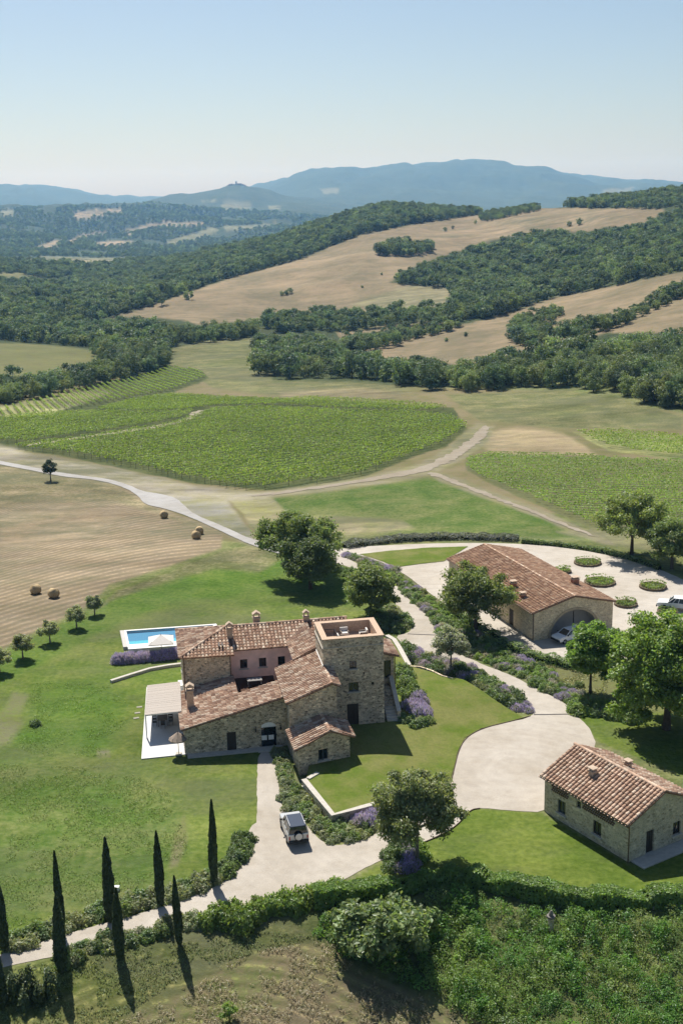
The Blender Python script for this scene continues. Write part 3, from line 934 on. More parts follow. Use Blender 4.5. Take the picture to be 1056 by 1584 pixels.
def wall(parent, p0, p1, z0, zt0, zt1, mat, openings=(), apex=None, name='wall', depth=.22, sillm=None, batter=0.0):
    """vertical wall seen from the right of p0->p1; openings (s0, s1, za, zb, kind)"""
    p0 = np.array(p0, float); p1 = np.array(p1, float)
    L = np.linalg.norm(p1 - p0); e = (p1 - p0) / L; n = np.array([e[1], -e[0]])
    mb = MB()
    def pt(s, z, off=0.0):
        bo = batter * max(0, 1 - (z - z0) / 3.2)
        q = p0 + e * s + n * (off + bo)
        return (q[0], q[1], z)
    zm = min(zt0, zt1)
    S = sorted({0.0, L, *[o[0] for o in openings], *[o[1] for o in openings]})
    Z = sorted({z0, zm, *[o[2] for o in openings], *[o[3] for o in openings], *([z0 + 3.2] if batter and z0 + 3.2 < zm else [])})
    for i in range(len(S) - 1):
        for j in range(len(Z) - 1):
            cs, cz__ = (S[i] + S[i + 1]) / 2, (Z[j] + Z[j + 1]) / 2
            if any(o[0] < cs < o[1] and o[2] < cz__ < o[3] for o in openings): continue
            mb.quad(pt(S[i], Z[j]), pt(S[i + 1], Z[j]), pt(S[i + 1], Z[j + 1]), pt(S[i], Z[j + 1]))
    if apex:
        mb.add([pt(0, zm), pt(L, zm), pt(L, zt1), pt(apex[0], apex[1]), pt(0, zt0)], [(0, 1, 2, 3, 4)])
    elif abs(zt0 - zt1) > .01:
        mb.add([pt(0, zm), pt(L, zm), pt(L, zt1), pt(0, zt0)], [(0, 1, 2, 3)])
    for s0, s1, za, zb, kd in openings:
        a, b, c, d = (s0, za), (s1, za), (s1, zb), (s0, zb)
        for q, w in ((a, b), (b, c), (c, d), (d, a)):
            mb.quad(pt(*q), pt(*w), pt(*w, -depth), pt(*q, -depth))
    me = bpy.data.meshes.new(name)
    me.from_pydata(mb.v, [], mb.f); me.materials.append(mat)
    bm = bmesh.new(); bm.from_mesh(me); bmesh.ops.remove_doubles(bm, verts=bm.verts, dist=1e-4); bmesh.ops.recalc_face_normals(bm, faces=bm.faces)
    bm.to_mesh(me); bm.free()
    w = link(name, me, parent)
    rz = math.atan2(e[1], e[0])
    for s0, s1, za, zb, kd in openings:
        cm = p0 + e * (s0 + s1) / 2; wd, hh = s1 - s0, zb - za
        def at(off): q = cm + n * (off + batter * max(0, 1 - ((za + zb) / 2 - z0) / 3.2)); return q
        if kd == 'window' or kd == 'shutter':
            f = MB(); q = at(-depth + .06)
            t = .07
            for dx, dz, sx, sz in ((-wd / 2 + t / 2, 0, t, hh), (wd / 2 - t / 2, 0, t, hh), (0, hh / 2 - t / 2, wd - 2 * t, t), (0, -hh / 2 + t / 2, wd - 2 * t, t), (0, 0, .05, hh - 2 * t)):
                f.box((q[0] + e[0] * dx, q[1] + e[1] * dx, (za + zb) / 2 + dz), (sx, .06, sz), rz)
            fr = f.build('window', WOODDARK if kd == 'window' else SHUTTER, parent)
            g = MB(); q = at(-depth + .03); g.box((q[0], q[1], (za + zb) / 2), (wd, .03, hh), rz)
            g.build('pane', GLASS, fr)
            sl = MB(); q = at(.03); sl.box((q[0], q[1], za - .06), (wd + .3, .22, .11), rz); sl.build('sill', sillm or PALE, fr)
        elif kd == 'door':
            f = MB(); q = at(-depth + .05)
            f.box((q[0], q[1], (za + zb) / 2), (wd, .07, hh), rz)
            q2_ = at(-depth + .10)
            for dx in (-wd / 4, wd / 4): f.box((q2_[0] + e[0] * dx, q2_[1] + e[1] * dx, (za + zb) / 2), (wd / 2 - .12, .05, hh - .2), rz)
            dr = f.build('door', WOODDARK, parent)
            h = MB(); q3 = at(-depth + .16); h.box((q3[0] + e[0] * .06, q3[1] + e[1] * .06, za + 1.05), (.05, .06, .16), rz); h.build('handle', METAL, dr)
            st = MB(); q = at(.15); st.box((q[0], q[1], za - .05), (wd + .3, .5, .14), rz); st.build('threshold', PALE, dr)
        elif kd == 'dark':
            f = MB(); q = at(-depth + .02); f.box((q[0], q[1], (za + zb) / 2), (wd, .03, hh), rz); f.build('opening', GLASS, parent)
    return w


def chimney(parent, x, y, z0, z1, w=.6, rz=.17, cap='house', mat=None):
    m = MB(); m.box((x, y, (z0 + z1) / 2), (w, w * .85, z1 - z0), rz)
    ch_ = m.build('chimney', mat or BRICK, parent)
    c = MB()
    c.box((x, y, z1 + .05), (w + .16, w * .85 + .16, .10), rz)
    co, si = math.cos(rz), math.sin(rz)
    def L2(a, b): return (x + a * co - b * si, y + a * si + b * co)
    if cap == 'house':     # little stone house on top with an opening
        h = .42
        for a in (-w / 2 + .06, w / 2 - .06):
            px_, py_ = L2(a, 0); c.box((px_, py_, z1 + .1 + h / 2), (.13, w * .8, h), rz)
        pts = [(*L2(-w / 2 - .1, -w * .5), z1 + .1 + h), (*L2(w / 2 + .1, -w * .5), z1 + .1 + h), (*L2(0, -w * .5), z1 + h + .42),
               (*L2(-w / 2 - .1, w * .5), z1 + .1 + h), (*L2(w / 2 + .1, w * .5), z1 + .1 + h), (*L2(0, w * .5), z1 + h + .42)]
        c.add(pts, [(0, 1, 2), (3, 5, 4), (0, 3, 4, 1), (1, 4, 5, 2), (2, 5, 3, 0)])
    else:
        c.box((x, y, z1 + .2), (w * .8, w * .7, .2), rz)
        c.box((x, y, z1 + .33), (w + .2, w * .85 + .2, .07), rz)
    c.build('chimney_cap', plain('chimney_stone', (.43, .34, .26), .9, .1), ch_)
    return ch_


# ------------------------------------------------------------------ the farmhouse with its tower
HA = math.radians(9.6)
he = np.array([math.cos(HA), math.sin(HA)]); hn = np.array([-math.sin(HA), math.cos(HA)])
HO = np.array([-16.28, 111.02])
def L(a, b): return tuple(HO + he * a + hn * b)
def L3(a, b, z): return (*L(a, b), z)

house = tag(empty('farmhouse', (*L(10, 6), 0), 0), 'rambling stone farmhouse with tiled roofs and a square tower with roof terrace', 'farmhouse')
class _Off:
    pass
def hpart(o):
    return o
house.location = (0, 0, 0)

# main two storey range (left stone end, pink front behind the courtyard)
ZE, ZR = 6.35, 7.95
wall(house, L(.5, 19.3), L(.5, 11.0), -.3, ZE, ZE, STONE, [(5.2, 6.0, 3.6, 4.7, 'window')])
wall(house, L(.5, 11.0), L(5.75, 10.75), -.3, ZE, ZE, STONE)
wall(house, L(5.75, 10.75), L(5.75, 11.75), -.3, ZE, ZE, STONE)
wall(house, L(5.75, 11.75), L(14.6, 11.75), -.3, ZE, ZE, PINK, [(1.05, 1.85, 4.1, 5.15, 'window'), (3.15, 3.95, 4.1, 5.15, 'window'), (5.25, 6.05, 4.1, 5.15, 'window')], name='wall')
wall(house, L(19.2, 11.75), L(19.2, 19.3), -.3, ZE, ZE, STONE)
wall(house, L(19.2, 19.3), L(.5, 19.3), -.3, ZE, ZE, STONE)
wall(house, L(14.6, 11.75), L(19.2, 11.75), -.3, ZE, ZE, STONE)
o_ = .35
hipx = 5.6
roof(house, [L3(.5 - o_, 10.9 - o_, ZE - .02), L3(5.75 + o_, 10.65 - o_, ZE - .02), L3(hipx, 15.1, ZR)], 'house', seed=1)            # front of the stone end
roof(house, [L3(5.75 + o_, 11.55 - o_ * .6, ZE + .08), L3(19.4, 11.55 - o_ * .6, ZE + .08), L3(19.4, 15.1, ZR), L3(hipx, 15.1, ZR)], 'house', seed=2)
roof(house, [L3(.5 - o_, 19.6, ZE - .02), L3(.5 - o_, 10.9 - o_, ZE - .02), L3(hipx, 15.1, ZR)], 'house', seed=3)                      # hip
roof(house, [L3(19.4, 19.6, ZE - .02), L3(.5 - o_, 19.6, ZE - .02), L3(hipx, 15.1, ZR), L3(19.4, 15.1, ZR)], 'house', seed=4)
ridge(house, L3(hipx, 15.1, ZR + .03), L3(19.4, 15.1, ZR + .03), 'house', 1)
ridge(house, L3(.5 - o_, 10.9 - o_, ZE + .05), L3(hipx, 15.1, ZR + .05), 'house', 2)
ridge(house, L3(.5 - o_, 19.6, ZE + .05), L3(hipx, 15.1, ZR + .05), 'house', 3)
for a in (.62, 5.65):
    m = MB(); b = 10.78 if a < 1 else 10.6
    m.tube(L3(a, b, 2.9), L3(a, b, ZE - .1), .06, .06); m.build('downpipe', COPPER, house)
chimney(house, *L(5.9, 13.4), 7.0, 8.25, .62, HA)
chimney(house, *L(9.2, 16.2), 7.2, 8.3, .75, HA)
chimney(house, *L(14.75, 15.2), 7.5, 8.35, .6, HA)
m = MB()
for a in (4.6, 4.95): m.box(L3(a, 12.1, 7.0), (.16, 1.3, .16), HA)
m.build('roof_vent', METAL, house)

# low front wing, roof falling to the left
def wz(a, b=0): return 2.75 + 2.4 / 9.6 * a - .058 * b
wall(house, L(0, 0), L(10.4, 0), -.3, wz(0), wz(10.4), STONE, [(4.25, 5.2, 0, 2.05, 'door'), (7.75, 9.3, 0, 2.25, 'dark')])
wall(house, L(0, 11), L(0, 0), -.3, wz(0, 11), wz(0), STONE, [(6.2, 7.4, 0, 2.1, 'door')])
wall(house, L(10.4, 4.7), L(5.9, 4.7), -.3, wz(10.4, 4.7), wz(5.9, 4.7), STONE)
wall(house, L(5.9, 4.7), L(5.9, 10.75), -.3, wz(5.9, 4.7), wz(5.9, 10.75), STONE)
roof(house, [L3(-.3, 11.0, wz(-.3, 11) + .14), L3(-.3, -.25, wz(-.3, -.25) + .14), L3(5.95, -.25, wz(5.95, -.25) + .14), L3(5.95, 11.0, wz(5.95, 11) + .14)], 'house', seed=5)
roof(house, [L3(5.95, 4.9, wz(5.95, 4.9) + .14), L3(5.95, -.25, wz(5.95, -.25) + .14), L3(10.4, -.25, wz(10.4, -.25) + .14), L3(10.4, 4.9, wz(10.4, 4.9) + .14)], 'house', seed=6)
chimney(house, *L(.95, 5.4), 2.9, 4.7, .72, HA)
m = MB()      # arched fanlight over the entrance
n_ = 10
pts = [(8.525 + .77 * math.cos(math.pi * i / n_), 2.25 + .5 * math.sin(math.pi * i / n_)) for i in range(n_ + 1)]
m.add([L3(a, -.03, z) for a, z in pts] + [L3(a, .02, z) for a, z in pts], [tuple(range(n_ + 1)), tuple(range(2 * n_ + 1, n_, -1))] +
      [(i, i + 1, n_ + 2 + i, n_ + 1 + i) for i in range(n_)] + [(0, n_ + 1, 2 * n_ + 1, n_)])
m.build('fanlight', WHITEPAINT, house)
m = MB()
for a in (8.05, 8.75): m.box(L3(a, -.02, 1.1), (.55, .05, .5), HA)
m.build('door_panel', WHITEPAINT, house)
for a in (7.2, 9.75):
    m = MB(); m.box(L3(a, -.12, 2.0), (.14, .16, .26), HA); m.box(L3(a, -.06, 2.25), (.05, .1, .3), HA); m.build('wall_lamp', METAL, house)
m = MB(); m.box(L3(5.0, -.45, .02), (9.6, .9, .14), HA); m.box(L3(8.6, -.55, .06), (2.6, 1.1, .16), HA); m.build('stone_step', PALE, house)

# middle block, roof falling to the left from beside the tower
def mz(a): return 5.75 + 1.75 / 4.6 * (a - 10.3)
wall(house, L(10.4, 6.5), L(10.4, -2.5), -.3, mz(10.4), mz(10.4), STONE)
wall(house, L(10.4, -2.5), L(15.2, -2.5), -.3, mz(10.4), mz(14.7) - .1, STONE, apex=(4.3, mz(14.7)))
wall(house, L(15.2, -2.5), L(15.2, 1.7), -.3, mz(14.7) - .1, mz(14.7) - .1, STONE)
wall(house, L(14.7, 6.5), L(10.4, 6.5), 3, mz(14.7), mz(10.4), STONE)
roof(house, [L3(10.1, 6.7, mz(10.1) + .14), L3(10.1, -2.8, mz(10.1) + .14), L3(14.7, -2.8, mz(14.7) + .14), L3(14.7, 6.7, mz(14.7) + .14)], 'house', seed=7)
roof(house, [L3(15.55, -2.8, mz(14.7) - .18), L3(15.55, 1.6, mz(14.7) - .18), L3(14.7, 1.6, mz(14.7) + .14), L3(14.7, -2.8, mz(14.7) + .14)], 'house', seed=8)
ridge(house, L3(14.7, -2.8, mz(14.7) + .16), L3(14.7, 1.7, mz(14.7) + .16), 'house', 5)
m = MB()
m.hexa([L3(14.5, 1.7, mz(14.7) + .1), L3(14.72, 1.7, mz(14.7) + .1), L3(14.72, 6.8, mz(14.7) + .1), L3(14.5, 6.8, mz(14.7) + .1)],
       [L3(14.5, 1.7, mz(14.7) + .32), L3(14.72, 1.7, mz(14.7) + .32), L3(14.72, 6.8, mz(14.7) + .32), L3(14.5, 6.8, mz(14.7) + .32)])
m.build('flashing', WHITEPAINT, house)
# cross roof between the middle block and the main range
def xz(a): return 6.55 + 1.25 / 2.6 * (a - 12.1)
wall(house, L(12.3, 12.2), L(12.3, 6.6), 3, xz(12.3), xz(12.3), PINK)
wall(house, L(12.3, 6.6), L(14.7, 6.6), 5, xz(12.3), xz(14.7), STONE)
roof(house, [L3(12.1, 14.6, xz(12.1) + .14), L3(12.1, 6.4, xz(12.1) + .14), L3(14.75, 6.4, xz(14.75) + .14), L3(14.75, 14.6, xz(14.75) + .14)], 'house', seed=9)

# gabled front annex
AF = [(10.7, -6.9), (15.9, -5.7)]
ap = (13.75, 4.15)
wall(house, L(10.45, -2.5), L(*AF[0]), -.8, 2.95, 2.95, STONE)
wall(house, L(*AF[0]), L(*AF[1]), -.8, 2.95, 3.25, STONE, [(2.0, 3.0, 1.15, 2.3, 'shutter')], apex=(3.1, 4.1))
wall(house, L(*AF[1]), L(15.9, -2.0), -.8, 3.25, 3.25, STONE)
roof(house, [L3(10.05, -2.4, 2.85), L3(10.3, -7.25, 2.85), L3(13.85, -6.5, 4.22), L3(13.6, -2.4, 4.22)], 'house', seed=10)
roof(house, [L3(16.35, -5.95, 3.12), L3(16.2, -2.2, 3.12), L3(13.6, -2.2, 4.22), L3(13.85, -6.5, 4.22)], 'house', seed=11)
ridge(house, L3(13.85, -6.5, 4.24), L3(13.62, -2.5, 4.24), 'house', 6)
m = MB(); m.tube(L3(16.4, -5.95, 3.03), L3(16.25, -2.0, 3.03), .07, .07); m.build('gutter', COPPER, house)
m = MB(); m.tube(L3(10.0, -2.4, 2.76), L3(10.25, -7.25, 2.76), .07, .07); m.build('gutter', COPPER, house)

# tower
ZT = 10.5
TA0, TA1, TB0, TB1 = 14.55, 20.9, 1.65, 7.05
wall(house, L(TA0, TB0), L(TA1, TB0), -.3, ZT, ZT, STONE_T, [(2.4, 3.6, .75, 3.2, 'door'), (2.75, 3.45, 7.1, 7.95, 'window'), (2.6, 3.65, 4.55, 5.6, 'shutter'), (5.0, 5.3, 5.15, 5.45, 'dark'), (4.15, 4.35, 6.4, 6.6, 'dark')], batter=.3)
wall(house, L(TA1, TB0), L(TA1, TB1), -.3, ZT, ZT, STONE_T, batter=.3)
wall(house, L(TA1, TB1), L(TA0, TB1), -.3, ZT, ZT, STONE_T)
wall(house, L(TA0, TB1), L(TA0, TB0), -.3, ZT, ZT, STONE_T)
pw = .55
for (a0, b0), (a1, b1) in (((TA0, TB0), (TA1, TB0 + pw)), ((TA0, TB1 - pw), (TA1, TB1)), ((TA0, TB0 + pw), (TA0 + pw, TB1 - pw)), ((TA1 - pw, TB0 + pw), (TA1, TB1 - pw))):
    ov = .06
    m = MB()
    aa0, aa1 = a0 - (ov if a0 == TA0 else 0), a1 + (ov if a1 == TA1 else 0)
    bb0, bb1 = b0 - (ov if b0 == TB0 else 0), b1 + (ov if b1 == TB1 else 0)
    m.hexa([L3(aa0, bb0, ZT), L3(aa1, bb0, ZT), L3(aa1, bb1, ZT), L3(aa0, bb1, ZT)], [L3(aa0, bb0, ZT + .08), L3(aa1, bb0, ZT + .08), L3(aa1, bb1, ZT + .08), L3(aa0, bb1, ZT + .08)])
    m.build('parapet_coping', BRICK, house)
zi = 9.35
for q in ((TA0 + pw, TB0 + pw, TA0 + pw, TB1 - pw), (TA0 + pw, TB1 - pw, TA1 - pw, TB1 - pw), (TA1 - pw, TB1 - pw, TA1 - pw, TB0 + pw), (TA1 - pw, TB0 + pw, TA0 + pw, TB0 + pw)):
    wall(house, L(q[0], q[1]), L(q[2], q[3]), zi, ZT, ZT, BRICK, name='parapet')
m = MB(); m.hexa([L3(TA0 + pw, TB0 + pw, zi - .1), L3(TA1 - pw, TB0 + pw, zi - .1), L3(TA1 - pw, TB1 - pw, zi - .1), L3(TA0 + pw, TB1 - pw, zi - .1)],
                 [L3(TA0 + pw, TB0 + pw, zi), L3(TA1 - pw, TB0 + pw, zi), L3(TA1 - pw, TB1 - pw, zi), L3(TA0 + pw, TB1 - pw, zi)])
m.build('terrace_floor', plain('terracotta_floor', (.50, .36, .255), .9, .1, var=.12, scale=4), house)
for (a0, b0), (a1, b1) in (((TA0 - .07, TB0 - .07), (TA1 + .07, TB0)), ((TA0 - .07, TB0), (TA0, TB1))):
    m = MB(); m.hexa([L3(a0, b0, 9.55), L3(a1, b0, 9.55), L3(a1, b1, 9.55), L3(a0, b1, 9.55)], [L3(a0, b0, 9.63), L3(a1, b0, 9.63), L3(a1, b1, 9.63), L3(a0, b1, 9.63)])
    m.build('string_course', PALE, house)
# stair hatch on the terrace
m = MB()
a0, a1, b0, b1 = TA0 + pw + .15, TA0 + pw + 1.25, TB0 + pw + .5, TB0 + pw + 2.9
m.hexa([L3(a0, b0, zi + .01), L3(a1, b0, zi + .01), L3(a1, b1, zi + .01), L3(a0, b1, zi + .01)], [L3(a0, b0, zi + .04), L3(a1, b0, zi + .04), L3(a1, b1, zi + .04), L3(a0, b1, zi + .04)])
hatch = m.build('stair_hatch', WOODDARK, house)
m = MB()
for a, b in ((a1, b0), (a1, b1), (a0, b1), (a1, (b0 + b1) / 2)): m.tube(L3(a, b, zi), L3(a, b, zi + 1.0), .035, .035, 6)
m.tube(L3(a1, b0, zi + 1), L3(a1, b1, zi + 1), .035, .035, 6); m.tube(L3(a1, b1, zi + 1), L3(a0, b1, zi + 1), .035, .035, 6)
m.build('railing', METAL, hatch)

# outside stair and loggia on the tower's right flank
for i in range(12):
    m = MB(); z = .85 + .2 * (i + 1); b = 1.6 + .33 * i
    m.hexa([L3(21.2, b, .0), L3(22.35, b, .0), L3(22.35, b + .335, .0), L3(21.2, b + .335, .0)], [L3(21.2, b, z), L3(22.35, b, z), L3(22.35, b + .335, z), L3(21.2, b + .335, z)])
    m.build('stair_step', PALE if i < 5 else STONE_T, house)
m = MB()
m.hexa([L3(22.35, 1.9, 0), L3(22.7, 1.9, 0), L3(22.7, 5.9, 0), L3(22.35, 5.9, 0)], [L3(22.35, 1.9, 1.75), L3(22.7, 1.9, 1.75), L3(22.7, 5.9, 4.1), L3(22.35, 5.9, 4.1)])
pa = m.build('stair_parapet', STONE_T, house)
m = MB()
m.hexa([L3(22.3, 1.85, 1.76), L3(22.75, 1.85, 1.76), L3(22.75, 5.9, 4.12), L3(22.3, 5.9, 4.12)], [L3(22.3, 1.85, 1.84), L3(22.75, 1.85, 1.84), L3(22.75, 5.9, 4.2), L3(22.3, 5.9, 4.2)])
m.build('coping', PALE, pa)
wall(house, L(20.9, 5.9), L(22.9, 5.9), -.3, 6.95, 6.55, STONE_T, [(.35, 1.65, 4.0, 6.0, 'dark')])
wall(house, L(22.9, 5.9), L(22.9, 10.2), -.3, 6.55, 6.55, STONE_T, [(.6, 2.2, 4.2, 5.8, 'dark')])
wall(house, L(22.9, 10.2), L(20.2, 10.2), -.3, 6.55, 7.0, STONE_T)
roof(house, [L3(23.35, 5.5, 6.55), L3(23.35, 10.5, 6.55), L3(20.9, 10.5, 7.25), L3(20.9, 5.5, 7.25)], 'house', seed=12)
m = MB(); m.tube(L3(23.42, 5.4, 6.45), L3(23.42, 10.5, 6.45), .07, .07); m.build('gutter', COPPER, house)
m = MB(); m.tube(L3(22.98, 5.85, -.1), L3(22.98, 5.85, 6.45), .05, .05); m.build('downpipe', COPPER, house)
# courtyard floor
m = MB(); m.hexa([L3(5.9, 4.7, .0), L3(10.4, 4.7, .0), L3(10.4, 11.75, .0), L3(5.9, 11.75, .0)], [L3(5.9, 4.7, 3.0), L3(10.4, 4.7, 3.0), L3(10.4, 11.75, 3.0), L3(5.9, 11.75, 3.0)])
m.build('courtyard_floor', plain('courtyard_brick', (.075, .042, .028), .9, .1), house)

# ------------------------------------------------------------------ barn with the great arch
BA = math.radians(19.5)
be = np.array([math.cos(BA), math.sin(BA)]); bn = np.array([-math.sin(BA), math.cos(BA)])
BO = np.array([23.75, 141.0])
def B(a, b): return tuple(BO + be * a + bn * b)
def B3(a, b, z): return (*B(a, b), z)
BW, BL, BE, BR = 11.3, 25.3, 3.75, 5.15
barn = tag(empty('barn', (0, 0, 0)), 'long stone barn with red tiled roof and a wide arched carport', 'barn')
wall(barn, B(0, BL), B(0, 0), -.4, BE, BE, STONE_B, [(1.6, 3.0, .0, 2.5, 'door'), (7.2, 8.4, .9, 2.3, 'window'), (12.5, 13.7, .9, 2.3, 'window'), (18.6, 19.8, 0, 2.3, 'door')])
wall(barn, B(BW, 0), B(BW, BL), -.4, BE, BE, STONE_B, [(6, 7.2, .9, 2.3, 'window'), (14, 15.2, .9, 2.3, 'window')])
wall(barn, B(BW, BL), B(0, BL), -.4, BE, BE, STONE_B, apex=(BW / 2, BR))
# front gable with a real arch opening
m = MB()
ac, ar, ah, N = 5.75, 3.45, 3.4, 20
arch = [(ac - ar * math.cos(math.pi * i / N), ah * math.sin(math.pi * i / N)) for i in range(N + 1)]
def topz(a): return BE + (BR - BE) * (1 - abs(a - BW / 2) / (BW / 2))
for i in range(N):
    (a0, z0), (a1, z1) = arch[i], arch[i + 1]
    m.quad(B3(a0, 0, z0), B3(a1, 0, z1), B3(a1, 0, topz(a1)), B3(a0, 0, topz(a0)))
m.quad(B3(0, 0, -.4), B3(ac - ar, 0, -.4), B3(ac - ar, 0, topz(ac - ar)), B3(0, 0, BE))
m.quad(B3(ac + ar, 0, -.4), B3(BW, 0, -.4), B3(BW, 0, BE), B3(ac + ar, 0, topz(ac + ar)))
m.build('wall', STONE_B, barn)
m = MB()
for i in range(N):
    (a0, z0), (a1, z1) = arch[i], arch[i + 1]
    m.quad(B3(a0, 0, z0), B3(a1, 0, z1), B3(a1, 1.5, z1), B3(a0, 1.5, z0))
rv = m.build('arch_reveal', PALE, barn)
m = MB()
for i in range(N):
    (a0, z0), (a1, z1) = arch[i], arch[i + 1]
    k0 = [((q[0] - ac) * 1.10 + ac, q[1] * 1.09) for q in ((a0, z0), (a1, z1))]
    m.hexa([B3(a0, -.05, z0), B3(a1, -.05, z1), B3(a1, .1, z1), B3(a0, .1, z0)], [B3(k0[0][0], -.05, k0[0][1]), B3(k0[1][0], -.05, k0[1][1]), B3(k0[1][0], .1, k0[1][1]), B3(k0[0][0], .1, k0[0][1])])
m.build('arch_stones', plain('arch_stone', (.42, .34, .24), .9, .1, var=.2, scale=3), barn)
wall(barn, B(ac - ar - .1, 1.5), B(ac + ar + .1, 1.5), -.2, 3.7, 3.7, GREYPANEL, [(4.2, 4.35, 0, 2.6, 'dark')], name='back_panel')
roof(barn, [B3(-.3, BL + .2, BE + .02), B3(-.3, -.2, BE + .02), B3(BW / 2, -.2, BR + .12), B3(BW / 2, BL + .2, BR + .12)], 'barn', sp=.42, seed=21)
roof(barn, [B3(BW + .3, -.2, BE + .02), B3(BW + .3, BL + .2, BE + .02), B3(BW / 2, BL + .2, BR + .12), B3(BW / 2, -.2, BR + .12)], 'barn', sp=.42, seed=22)
ridge(barn, B3(BW / 2, -.2, BR + .14), B3(BW / 2, BL + .2, BR + .14), 'cottage', 21, .15)
chimney(barn, *B(1.6, 8.7), 4.0, 4.85, .7, BA, 'flat', plain('barn_chimney_brick', (.33, .17, .11), .9, .1))
chimney(barn, *B(1.0, 4.9), 3.9, 4.5, .6, BA, 'flat', plain('barn_chimney_brick', (.33, .17, .11), .9, .1))
chimney(barn, *B(9.6, 6.6), 4.2, 5.0, .85, BA, 'flat', plain('barn_chimney_brick', (.33, .17, .11), .9, .1))
m = MB(); m.tube(B3(-.36, BL, BE - .08), B3(-.36, -.1, BE - .08), .07, .07); m.build('gutter', COPPER, barn)
m = MB(); m.tube(B3(-.06, .15, -.1), B3(-.06, .15, BE - .1), .05, .05); m.build('downpipe', COPPER, barn)

# ------------------------------------------------------------------ small cottage in the lower right
SA = np.array([17.78, 98.06]); SB = np.array([23.31, 89.19])
se = (SB - SA) / np.linalg.norm(SB - SA); sn = np.array([-se[1], se[0]])          # sn points to the far side
SLEN = float(np.linalg.norm(SB - SA)); SW = 7.6
def S(a, b): return tuple(SA + se * a + sn * b)
def S3(a, b, z): return (*S(a, b), z)
SE_, SRR = 3.65, 5.35
cot = tag(empty('cottage', (0, 0, 0)), 'small stone cottage with pale terracotta roof beside the gravel court', 'cottage')
wall(cot, S(0, 0), S(SLEN, 0), -.3, SE_, SE_, STONE_S, [(1.75, 2.75, .75, 2.05, 'shutter'), (4.1, 4.65, 2.3, 2.95, 'dark'), (6.2, 7.2, .75, 2.05, 'window')])
wall(cot, S(SLEN, 0), S(SLEN, SW), -.3, SE_, SE_, STONE_S, [(2.0, 2.9, .08, 2.2, 'door'), (5.2, 6.1, .8, 2.0, 'window')], apex=(SW / 2, SRR))
wall(cot, S(SLEN, SW), S(0, SW), -.3, SE_, SE_, STONE_S, [(3, 4, .8, 2, 'window')])
wall(cot, S(0, SW), S(0, 0), -.3, SE_, SE_, STONE_S, apex=(SW / 2, SRR))
so = .38
zo = so * (SRR - SE_) / (SW / 2)
roof(cot, [S3(-.3, -so, SE_ - zo + .14), S3(SLEN + .25, -so, SE_ - zo + .14), S3(SLEN + .25, SW / 2, SRR + .14), S3(-.3, SW / 2, SRR + .14)], 'cottage', sp=.405, ln=.42, seed=31)
roof(cot, [S3(SLEN + .25, SW + so, SE_ - zo + .14), S3(-.3, SW + so, SE_ - zo + .14), S3(-.3, SW / 2, SRR + .14), S3(SLEN + .25, SW / 2, SRR + .14)], 'house', sp=.405, ln=.42, seed=32)
ridge(cot, S3(-.3, SW / 2, SRR + .17), S3(SLEN + .25, SW / 2, SRR + .17), 'cottage', 31)
chimney(cot, *S(3.9, 2.0), 4.3, 5.05, .55, math.atan2(se[1], se[0]), 'flat')
chimney(cot, *S(4.6, 5.6), 4.3, 5.05, .5, math.atan2(se[1], se[0]), 'flat')
for s0, s1 in ((1.0, 3.35), (4.95, 8.9)):        # brick lattice vents under the eaves
    m = MB(); nx = int((s1 - s0) / .24)
    for r_ in range(3):
        for i in range(nx):
            a = s0 + (i + (.5 if r_ % 2 else 0)) * .24
            q = S(a, -.03); m.box((*q, 2.6 + .21 * r_), (.13, .07, .14), math.atan2(se[1], se[0]))
    m.build('brick_lattice', plain('lattice_brick', (.10, .055, .04), .9, .1), cot)['kind'] = 'stuff'
m = MB(); m.tube(S3(SLEN + .02, -.07, -.1), S3(SLEN + .02, -.07, SE_ - .15), .055, .055); m.build('downpipe', COPPER, cot)
m = MB(); m.tube(S3(-.3, -so - .06, SE_ - zo), S3(SLEN + .25, -so - .06, SE_ - zo), .06, .06); m.build('gutter', COPPER, cot)
m = MB(); m.hexa([S3(SLEN + .03, .25, -.02), S3(SLEN + 1.5, .25, -.02), S3(SLEN + 1.5, 9.5, -.02), S3(SLEN + .03, 9.5, -.02)],
                 [S3(SLEN + .03, .25, .09), S3(SLEN + 1.5, .25, .09), S3(SLEN + 1.5, 9.5, .09), S3(SLEN + .03, 9.5, .09)])
tag(m.build('cottage_pavement', PALE), 'pale stone pavement along the cottage gable', kind='structure')

# ------------------------------------------------------------------ foliage
GREEN_OAK = leafmat('oak_leaves', (.118, .150, .055))
GREEN_FRESH = leafmat('fresh_leaves', (.125, .19, .045))
GREEN_OLIVE = leafmat('olive_leaves', (.17, .19, .125))
GREEN_DARK = leafmat('dark_leaves', (.05, .07, .028), .15)
GREEN_WOOD = leafmat('woodland_leaves', (.096, .134, .066), .35, obvar=.5)
GREEN_HEDGE = leafmat('hedge_leaves', (.115, .165, .045))
GREY_SHRUB = leafmat('grey_shrub_leaves', (.16, .18, .105))
MID_SHRUB = leafmat('shrub_leaves', (.115, .16, .06))
LAVENDER = leafmat('lavender_flowers', (.265, .225, .465), .38, obvar=.12)
VINE = leafmat('vine_leaves', (.17, .23, .05), .42, obvar=.08)
BARK = plain('bark', (.085, .068, .05), .95, .05, var=.3, scale=5)
BARKPALE = plain('pale_bark', (.20, .17, .13), .95, .05, var=.3, scale=5)


def unit(v): return v / np.maximum(np.linalg.norm(v, axis=-1, keepdims=True), 1e-9)


